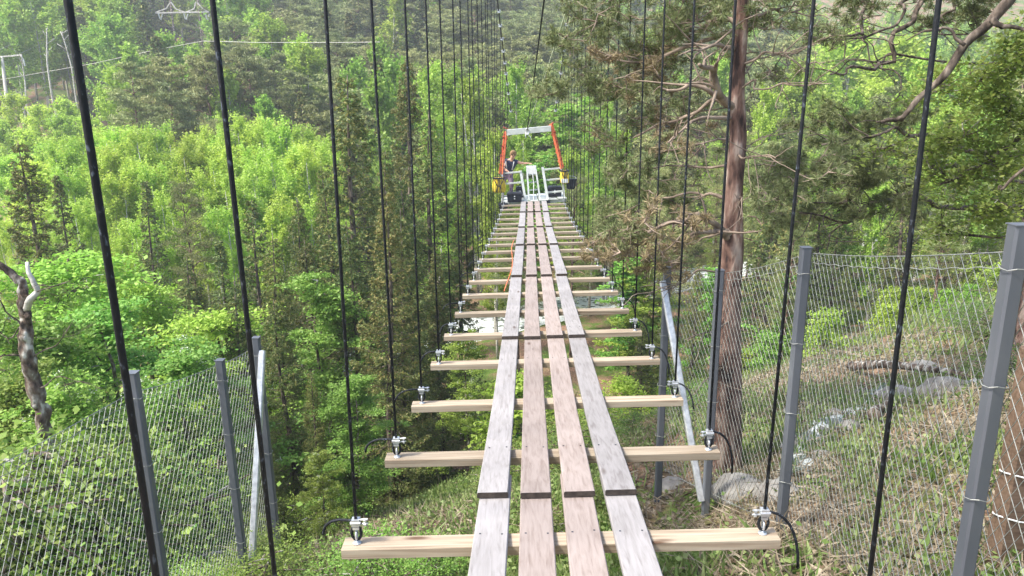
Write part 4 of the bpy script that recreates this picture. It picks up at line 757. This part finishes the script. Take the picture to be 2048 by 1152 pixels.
# lime thicket
i = 0
for row, (F0, y0) in enumerate([(42, 285), (38, 300), (34, 345), (31, 400), (28.5, 450)]):
    for px in np.arange(110 + row * 13, 668, 34 if row < 3 else 42):
        if row >= 3 and rng.random() < .35: continue
        py = y0 + 18 * math.sin(px * .02 + 1) + rng.normal() * 14 + (25 if px < 190 else 0)
        tree_px('lime1', px, py, F0 + rng.normal(), 1.05, ['lime green young birch in the dense thicket on the valley floor', 'lime young birch on the near edge of the thicket'][row >= 2], ['young birches in the lime thicket', 'young birches at the near edge of the thicket'][row >= 2])
for px, py, F in [(30, 215, 70), (80, 225, 68), (130, 210, 72), (10, 260, 60), (60, 275, 58), (120, 255, 62), (170, 245, 64), (95, 300, 52), (160, 300, 50), (40, 320, 48), (10, 340, 44), (80, 350, 40), (190, 275, 58), (140, 350, 38)]:
    tree_px('lime2', px, py + rng.normal() * 6, F, 1.35, 'low lime birch scrub on the clearing at the left', 'birch scrub on the left clearing')
# ---------------------------------------------------------------- fill of the forest
def zone(px, py, F):
    r = rng.random()
    if F < 27: return 'spruce' if r < .6 else ('pine' if r < .75 else 'broad')
    if px < 230: return 'lime' if py > 190 else ('birch' if r < .75 else 'spruce')
    if px < 360: return 'pine' if py > 90 and r < .75 else ('spruce' if py < 90 and r < .8 else 'birch')
    if px < 660: return 'pine' if r < .45 else ('birch' if r < .88 else 'spruce')
    if px < 860: return 'pine' if r < .4 else ('spruce' if r < .8 else 'birch')
    if px < 1010: return 'birch' if py > 140 and r < .75 else 'pine'
    if px < 1110: return 'birch' if py > 150 and r < .5 else 'pine'
    if px < 1600: return ('pine' if r < .72 else ('birch' if r < .85 else 'spruce'))
    return 'birch' if r < .35 else ('lime' if r < .5 and py > 60 else ('pine' if r < .85 else 'spruce'))
LAB = {'pine': 'olive brown pine of the far hillside wood', 'spruce': 'dark spruce of the far hillside wood', 'birch': 'fresh green birch of the far hillside wood', 'lime': 'lime green birch scrub of the far hillside wood', 'broad': 'leafy tree of the wood across the river'}
LABN = {'pine': 'pine on the near valley slope below the deck', 'spruce': 'spruce on the near valley slope below the deck', 'birch': 'birch on the near valley slope below the deck', 'lime': 'lime birch on the near valley slope', 'broad': 'leafy tree on the near valley slope below the deck'}
cnt = {}
def fill(F0, F1, step, hmin, hmax, xr):
    F = F0
    while F < F1:
        sp = step * (.85 + .3 * rng.random()); x = -xr(F) + rng.random() * sp
        while x < xr(F):
            xx, yy = x + rng.normal() * sp * .22, F + rng.normal() * sp * .22; x += sp
            if abs(yy - FR(xx)) < 3.2: continue
            if xx > 1.5 and yy < 19 : continue
            H = rng.uniform(hmin, hmax); g = float(TZ(xx, yy)); top = g + H
            if yy < 27 and abs(xx - bx(yy)) < 2.4: continue
            if yy < 24 and xx > 1.5: H *= .6; top = g + H
            px, py = proj(np.array([xx, yy, top]))
            if px < -160 or px > 2210: continue
            if yy < 36 and 100 < px < 680 and py < 470: continue
            if yy < 90 and 230 > px and py < 290 - (yy > 60) * 60: continue
            if yy < 119 and 285 < px < 445 and py < 48: continue
            if yy < 20 and 740 < px < 1010 and py > 560: continue
            if any((xx - a) ** 2 + (yy - b) ** 2 < (.9 + c) ** 2 for a, b, c in TREES): continue
            kd = zone(px, py, yy); lod = '0' if (yy < 21 and kd in ('spruce', 'broad')) else ('1' if yy < 46 or kd == 'broad' else '2')
            if cnt.get(kd, 0) > 285: kd = min(('pine', 'birch', 'spruce'), key=lambda q: cnt.get(q, 0)); lod = '2'
            if cnt.get(kd, 0) > 285: continue
            if kd in ('pine', 'birch', 'lime') and lod == '0': lod = '1'
            cnt[kd] = cnt.get(kd, 0) + 1; near_ = yy < FR(xx)
            tree(kd + lod, xx, yy, H * (1.0 if kd != 'lime' else .6), rng.uniform(.85, 1.15) * (1.15 if yy > 60 else 1), (LABN if near_ else LAB)[kd], ('near slope ' if near_ else 'far hillside ') + {'pine': 'pines', 'spruce': 'spruces', 'birch': 'birches', 'lime': 'lime birches', 'broad': 'leafy trees'}[kd])
        F += sp * .9
fill(13.5, 27, 2.3, 4.5, 7.5, lambda F: .72 * F + 2)
fill(27, 48, 2.9, 6.0, 9.5, lambda F: .72 * F + 2)
fill(48, 84, 3.7, 8, 12.5, lambda F: .72 * F + 3)
fill(84, 150, 5.2, 11, 16, lambda F: .72 * F + 4)
fill(150, 215, 8.5, 13, 18, lambda F: .72 * F + 4)
print('fill', cnt)
# bare patches where dead leaves and soil show instead of green
DIRT = [(*ground(*q)[:2], r_) for q, r_ in (((860, 870), 1.6), ((800, 960), .9), ((900, 930), .8), ((1100, 1060), .35), ((1370, 1010), .8), ((1460, 1010), .9), ((1330, 940), .6), ((1900, 870), .55), ((1750, 730), .9), ((1900, 740), .8), ((1560, 1060), .4), ((380, 900), .5), ((300, 880), .4))]
def bare(x, y):
    m = np.zeros(np.shape(x), bool)
    for a, b, r_ in DIRT: m |= ((x - a) ** 2 + (y - b) ** 2) < (r_ * (1 + .3 * hn(x * 2, y * 2))) ** 2
    return m
for q in ((60, 860, 6.9), (105, 900, 6.6), (150, 930, 6.8), (20, 900, 6.4)):
    tree_px('bush0', *q, 1.0, 'leafy shrub round the foot of the gnarled tree', 'shrubs round the gnarled tree')
for q, h in (((70, 905), .75), ((130, 935), .6), ((30, 950), .7), ((190, 900), .7)):
    p = ground(*q); tree('bush0', p[0], p[1], h, 1.1, 'leafy shrub round the foot of the gnarled tree', 'shrubs round the gnarled tree', .05)
sc_ = 0
for k in range(250):
    F = 4.8 + rng.random() ** 1.3 * 19; x = rng.uniform(-.75, .75) * F
    if abs(F - FR(x)) < 3: continue
    px, py = proj(np.array([x, F, float(TZ(x, F))]))
    if not (-60 < px < 2110 and py < 1300): continue
    near = F < 11; h = rng.uniform(.45, 1.0) if near else rng.uniform(.9, 2.2)
    if x > 1: h *= .6
    if F < 7 and abs(x - .3) < 1.0: h *= .6
    if rng.random() < .3: continue
    if 470 < px < 1010 and 600 < py < 1090 and F > 3.9: continue
    if bare(np.float64(x), np.float64(F)): continue
    if h > .75 and F < 6.5: h *= .7
    if px < 700 and rng.random() < .4: continue
    if x > 1 and rng.random() < .35: continue
    if 1580 < px < 1780 and 760 < py < 960: continue
    tree('bush0' if F < 13 else 'bush1', x, F, h, 1.1, ('low green shrub on the slope left of the boards' if x < .3 else 'low green shrub on the slope right of the boards') if near else 'leafy shrub down in the valley', ('low shrubs left of the boards' if x < .3 else 'low shrubs right of the boards') if near else 'valley shrubs', .05)
# ---------------------------------------------------------------- ground cover, litter
def cover():
    n = 170000; F = 2.2 + rng.random(n) ** 1.5 * 24; x = rng.uniform(-.82, .82, n) * (F + 1.5); k = hn(x * .7 + 3, F * .7) + rng.normal(size=n) * .22; g_ = (k > np.where(x > 1.2, .26, .02)) & ~(bare(x, F) & (rng.random(n) < .94))
    z = TZ(x, F)
    for nm, sel, mt, lab in (('grass', g_, 'grass', 'short grass and bilberry plants covering the slope'), ('leaf_litter', ~g_, 'litter', 'dead brown leaves, needles and twigs on the slope')):
        C = np.stack([x[sel], F[sel], z[sel]], 1); m = len(C); mb = MB()
        if nm == 'grass':
            D = rng.normal(size=(m, 3)) * .45 + [0, 0, 1]; l = rng.uniform(.06, .24, m) * (1 + F[sel] * .02); diamonds(mb, C + unit(D) * (l * .4)[:, None], D, l, rng.uniform(.008, .03, m) * (1 + F[sel] * .03))
            s2 = rng.random(m) < .5; C2 = C[s2] + rng.normal(size=(s2.sum(), 3)) * .05 + [0, 0, .1]; diamonds(mb, C2, rng.normal(size=(len(C2), 3)) * [1, 1, .4], .045 * (1 + F[sel][s2] * .02), .035)
        else:
            D = rng.normal(size=(m, 3)) * [1, 1, .3]; diamonds(mb, C + [0, 0, .015], D, rng.uniform(.04, .16, m), rng.uniform(.008, .035, m))
            s2 = rng.random(m) < .22; m2 = s2.sum(); D = rng.normal(size=(m2, 3)) * [1, 1, .8] + [0, 0, .4]; diamonds(mb, C[s2] + [0, 0, .08], D, rng.uniform(.2, .5, m2), rng.uniform(.006, .012, m2))
        o = obj(nm, mb, [LF[mt]]); tag_kind(o, 'stuff', lab)
cover()
# stones and a few sawn logs
for k, (px, py, s_, lab) in enumerate([(1345, 975, .28, 'grey boulder at the foot of the brace post'), (1480, 985, .45, 'flat boulder at the foot of the big pine'), (1560, 990, .35, 'boulder right of the pine foot behind the fence'), (860, 870, .5, 'rock in the dirt patch beside the left beam'), (1800, 800, .5, 'pale boulder up the slope behind the fence'), (1900, 790, .6, 'dark flat rock near the fence corner'), (1850, 740, .4, 'small rock above the flat rock'), (1960, 770, .22, 'white stone beside the corner post')]):
    p = ground(px, py); mb = MB(); mb.ell(p, (s_ * .6, s_ * .5, s_ * .32), 14, 9, jit=.07, seed=k); o = solo('boulder', mb, M['white'] if k == 7 else M['rock'], lab, 'boulder', tuple(p), smooth=True)
for k in range(12):
    i_ = rng.integers(0, 25); xx, yy = bi[0][i_] + rng.choice([-1, 1]) * rng.uniform(.12, .32), bi[1][i_] + rng.normal() * .1; s_ = rng.uniform(.08, .2); p = np.array([xx, yy, float(TZ(xx, yy)) + .02]); mb = MB(); mb.ell(p, (s_ * .6, s_ * .5, s_ * .4), 10, 7, jit=.08, seed=k + 40); solo('stone', mb, M['rock'], 'small wet stone at the edge of the white brook', 'stone', tuple(p), 'stones along the brook', True)
for k, (a, b, lab) in enumerate([((1700, 745), (1960, 770), 'long fallen log lying across the slope behind the fence'), ((1745, 850), (1760, 800), 'short stump of a fallen branch behind the fence'), ((1320, 640), (1260, 560), 'dead grey branch leaning beside the brace post'), ((900, 800), (870, 900), 'dead branch in the dirt under the left beams')]):
    p, q = ground(*a), ground(*b); mb = MB(); Q = wob([p + [0, 0, .1], (p + q) / 2 + [0, 0, .14], q + [0, 0, .1]], .05, 70 + k, 16); Q[:, 2] = np.maximum(Q[:, 2], TZ(Q[:, 0], Q[:, 1]) + .05); mb.tube(Q, np.linspace(.07, .03, 16), 8); solo('fallen_branch', mb, M['bark_alder'], lab, 'branch', tuple(p), smooth=True)
# ================================================================= POWER LINE
pt_ = unF(4, 113, 88); gz = float(TZ(pt_[0] + .8, pt_[1])); pbase = unF(22, 275, 88); t = thing('power_pole', 'leaning pale power pole with crossarm at the left edge', 'pole', (pbase[0], pbase[1], gz))
mb = MB(); mb.tube([pbase - [0, 0, 3], pbase, pt_], [.24, .22, .16], 10); obj('pole_shaft', mb, M['pole'], t, True)
a, b = unF(-25, 116, 88), unF(44, 110, 88); mb = MB(); mb.bar(a, b, .16, .16); obj('crossarm', mb, M['pole'], t)
mb = MB(); mb.tube([b - [.15, 0, 0], b - [-.1, 0, .6], b - [-.15, 0, 1.2]], .09, 6); obj('insulator', mb, M['alu'], t)
# lattice arm pylon at the top
F_ = 118; t0_ = unF(365, 60, F_); t = thing('pylon', 'pale twin mast pylon with V braces at the top left', 'pylon', (t0_[0], F_, float(TZ(t0_[0], F_))))
for px in (337, 392):
    mb = MB(); top = unF(px, -30, F_); mb.tube([[top[0], F_, float(TZ(top[0], F_)) - 1], top], .15, 8); obj('mast', mb, M['bark_alder'], t, True)
mb = MB(); mb.bar(unF(311, 26, F_ - .4), unF(418, 24, F_ - .4), .22, .2)
for q in (((311, 25), (333, 17)), ((333, 17), (340, 6)), ((352, 18), (370, 25)), ((352, 18), (342, 4)), ((370, 25), (388, 18)), ((405, 17), (418, 25)), ((405, 17), (394, 4)), ((388, 18), (392, 4))): mb.bar(unF(*q[0], F_ - .4), unF(*q[1], F_ - .4), .16, .16)
obj('crossarm', mb, M['pole'], t)
for px in (320, 371, 414): mb = MB(); mb.tube([unF(px - 3, 27, F_ - .5), unF(px, 38, F_ - .5), unF(px + 2, 40, F_ - .5), unF(px + 5, 28, F_ - .5)], .1, 6); obj('insulator', mb, M['alu'], t)
for k, (pp, lab) in enumerate([([(-60, 170, 92), (10, 158, 88), (187, 127, 80), (305, 101, 74), (406, 82, 70)], 'lowest bright power wire crossing the left hillside'), ([(406, 82, 70), (514, 85, 66), (680, 85, 62), (760, 84, 60)], 'short power wire running right across the pines'), ([(-40, 112, 86), (0, 99, 88), (132, 36, 100), (187, 0, 108), (260, -50, 116)], 'highest power wire at the top left'), ([(31, 111, 88), (139, 62, 98), (240, 0, 112), (320, -50, 118)], 'power wire from the crossarm tip up to the right'), ([(20, 190, 86), (56, 180, 88), (149, 165, 92), (200, 158, 94)], 'faint low power wire near the left clearing')]):
    P = [unF(x, y, F) for x, y, F in pp]; mb = MB(); mb.tube(P, .022 if k != 4 else .018, 5); solo('power_wire', mb, M['pole'], lab, 'power wire', tuple(P[0]))
# bare pale stems on the clearing
for k, (a, b, F, lab) in enumerate([((91, 60), (106, 190), 84, 'straight pale bare trunk left of the first rope'), ((124, 65), (148, 165), 86, 'thin curved pale trunk beside the first rope'), ((40, 110), (58, 215), 80, 'thin crooked pale trunk right of the power pole')]):
    p0 = unF(*b, F); p1 = unF(*a, F); mb = MB(); mb.tube(wob([p0 - [0, 0, 3], p0, (p0 + p1) / 2, p1], .12, 20 + k, 14), np.linspace(.16 if k == 0 else .1, .06, 14), 7)
    for j in range(6): q = p0 + (p1 - p0) * rng.uniform(.5, 1); mb.tube([q, q + [rng.normal() * .5, rng.normal() * .4, .6]], .03, 4)
    solo('bare_trunk', mb, M['bark_pale'], lab, 'tree trunk', tuple(p0), smooth=True)
# ---------------------------------------------------------------- haze
HZ = .0011
mb = MB(); mb.box((0, 120, 22), (420, 600, 72)); o = obj('haze', mb, []); m = bpy.data.materials.new('air_haze'); m.use_nodes = True; nt = m.node_tree
nt.nodes.remove(nt.nodes['Principled BSDF']); v = nt.nodes.new('ShaderNodeVolumePrincipled'); v.inputs['Color'].default_value = (.9, .95, 1, 1); v.inputs['Density'].default_value = HZ; v.inputs['Anisotropy'].default_value = .2
nt.links.new(v.outputs[0], nt.nodes['Material Output'].inputs['Volume']); o.data.materials.append(m); tag_kind(o, 'stuff', 'pale haze in the valley air')
# ---------------------------------------------------------------- lift everything by the eye height
for o in list(S.objects):
    if o.parent is None: o.location.z += ZC
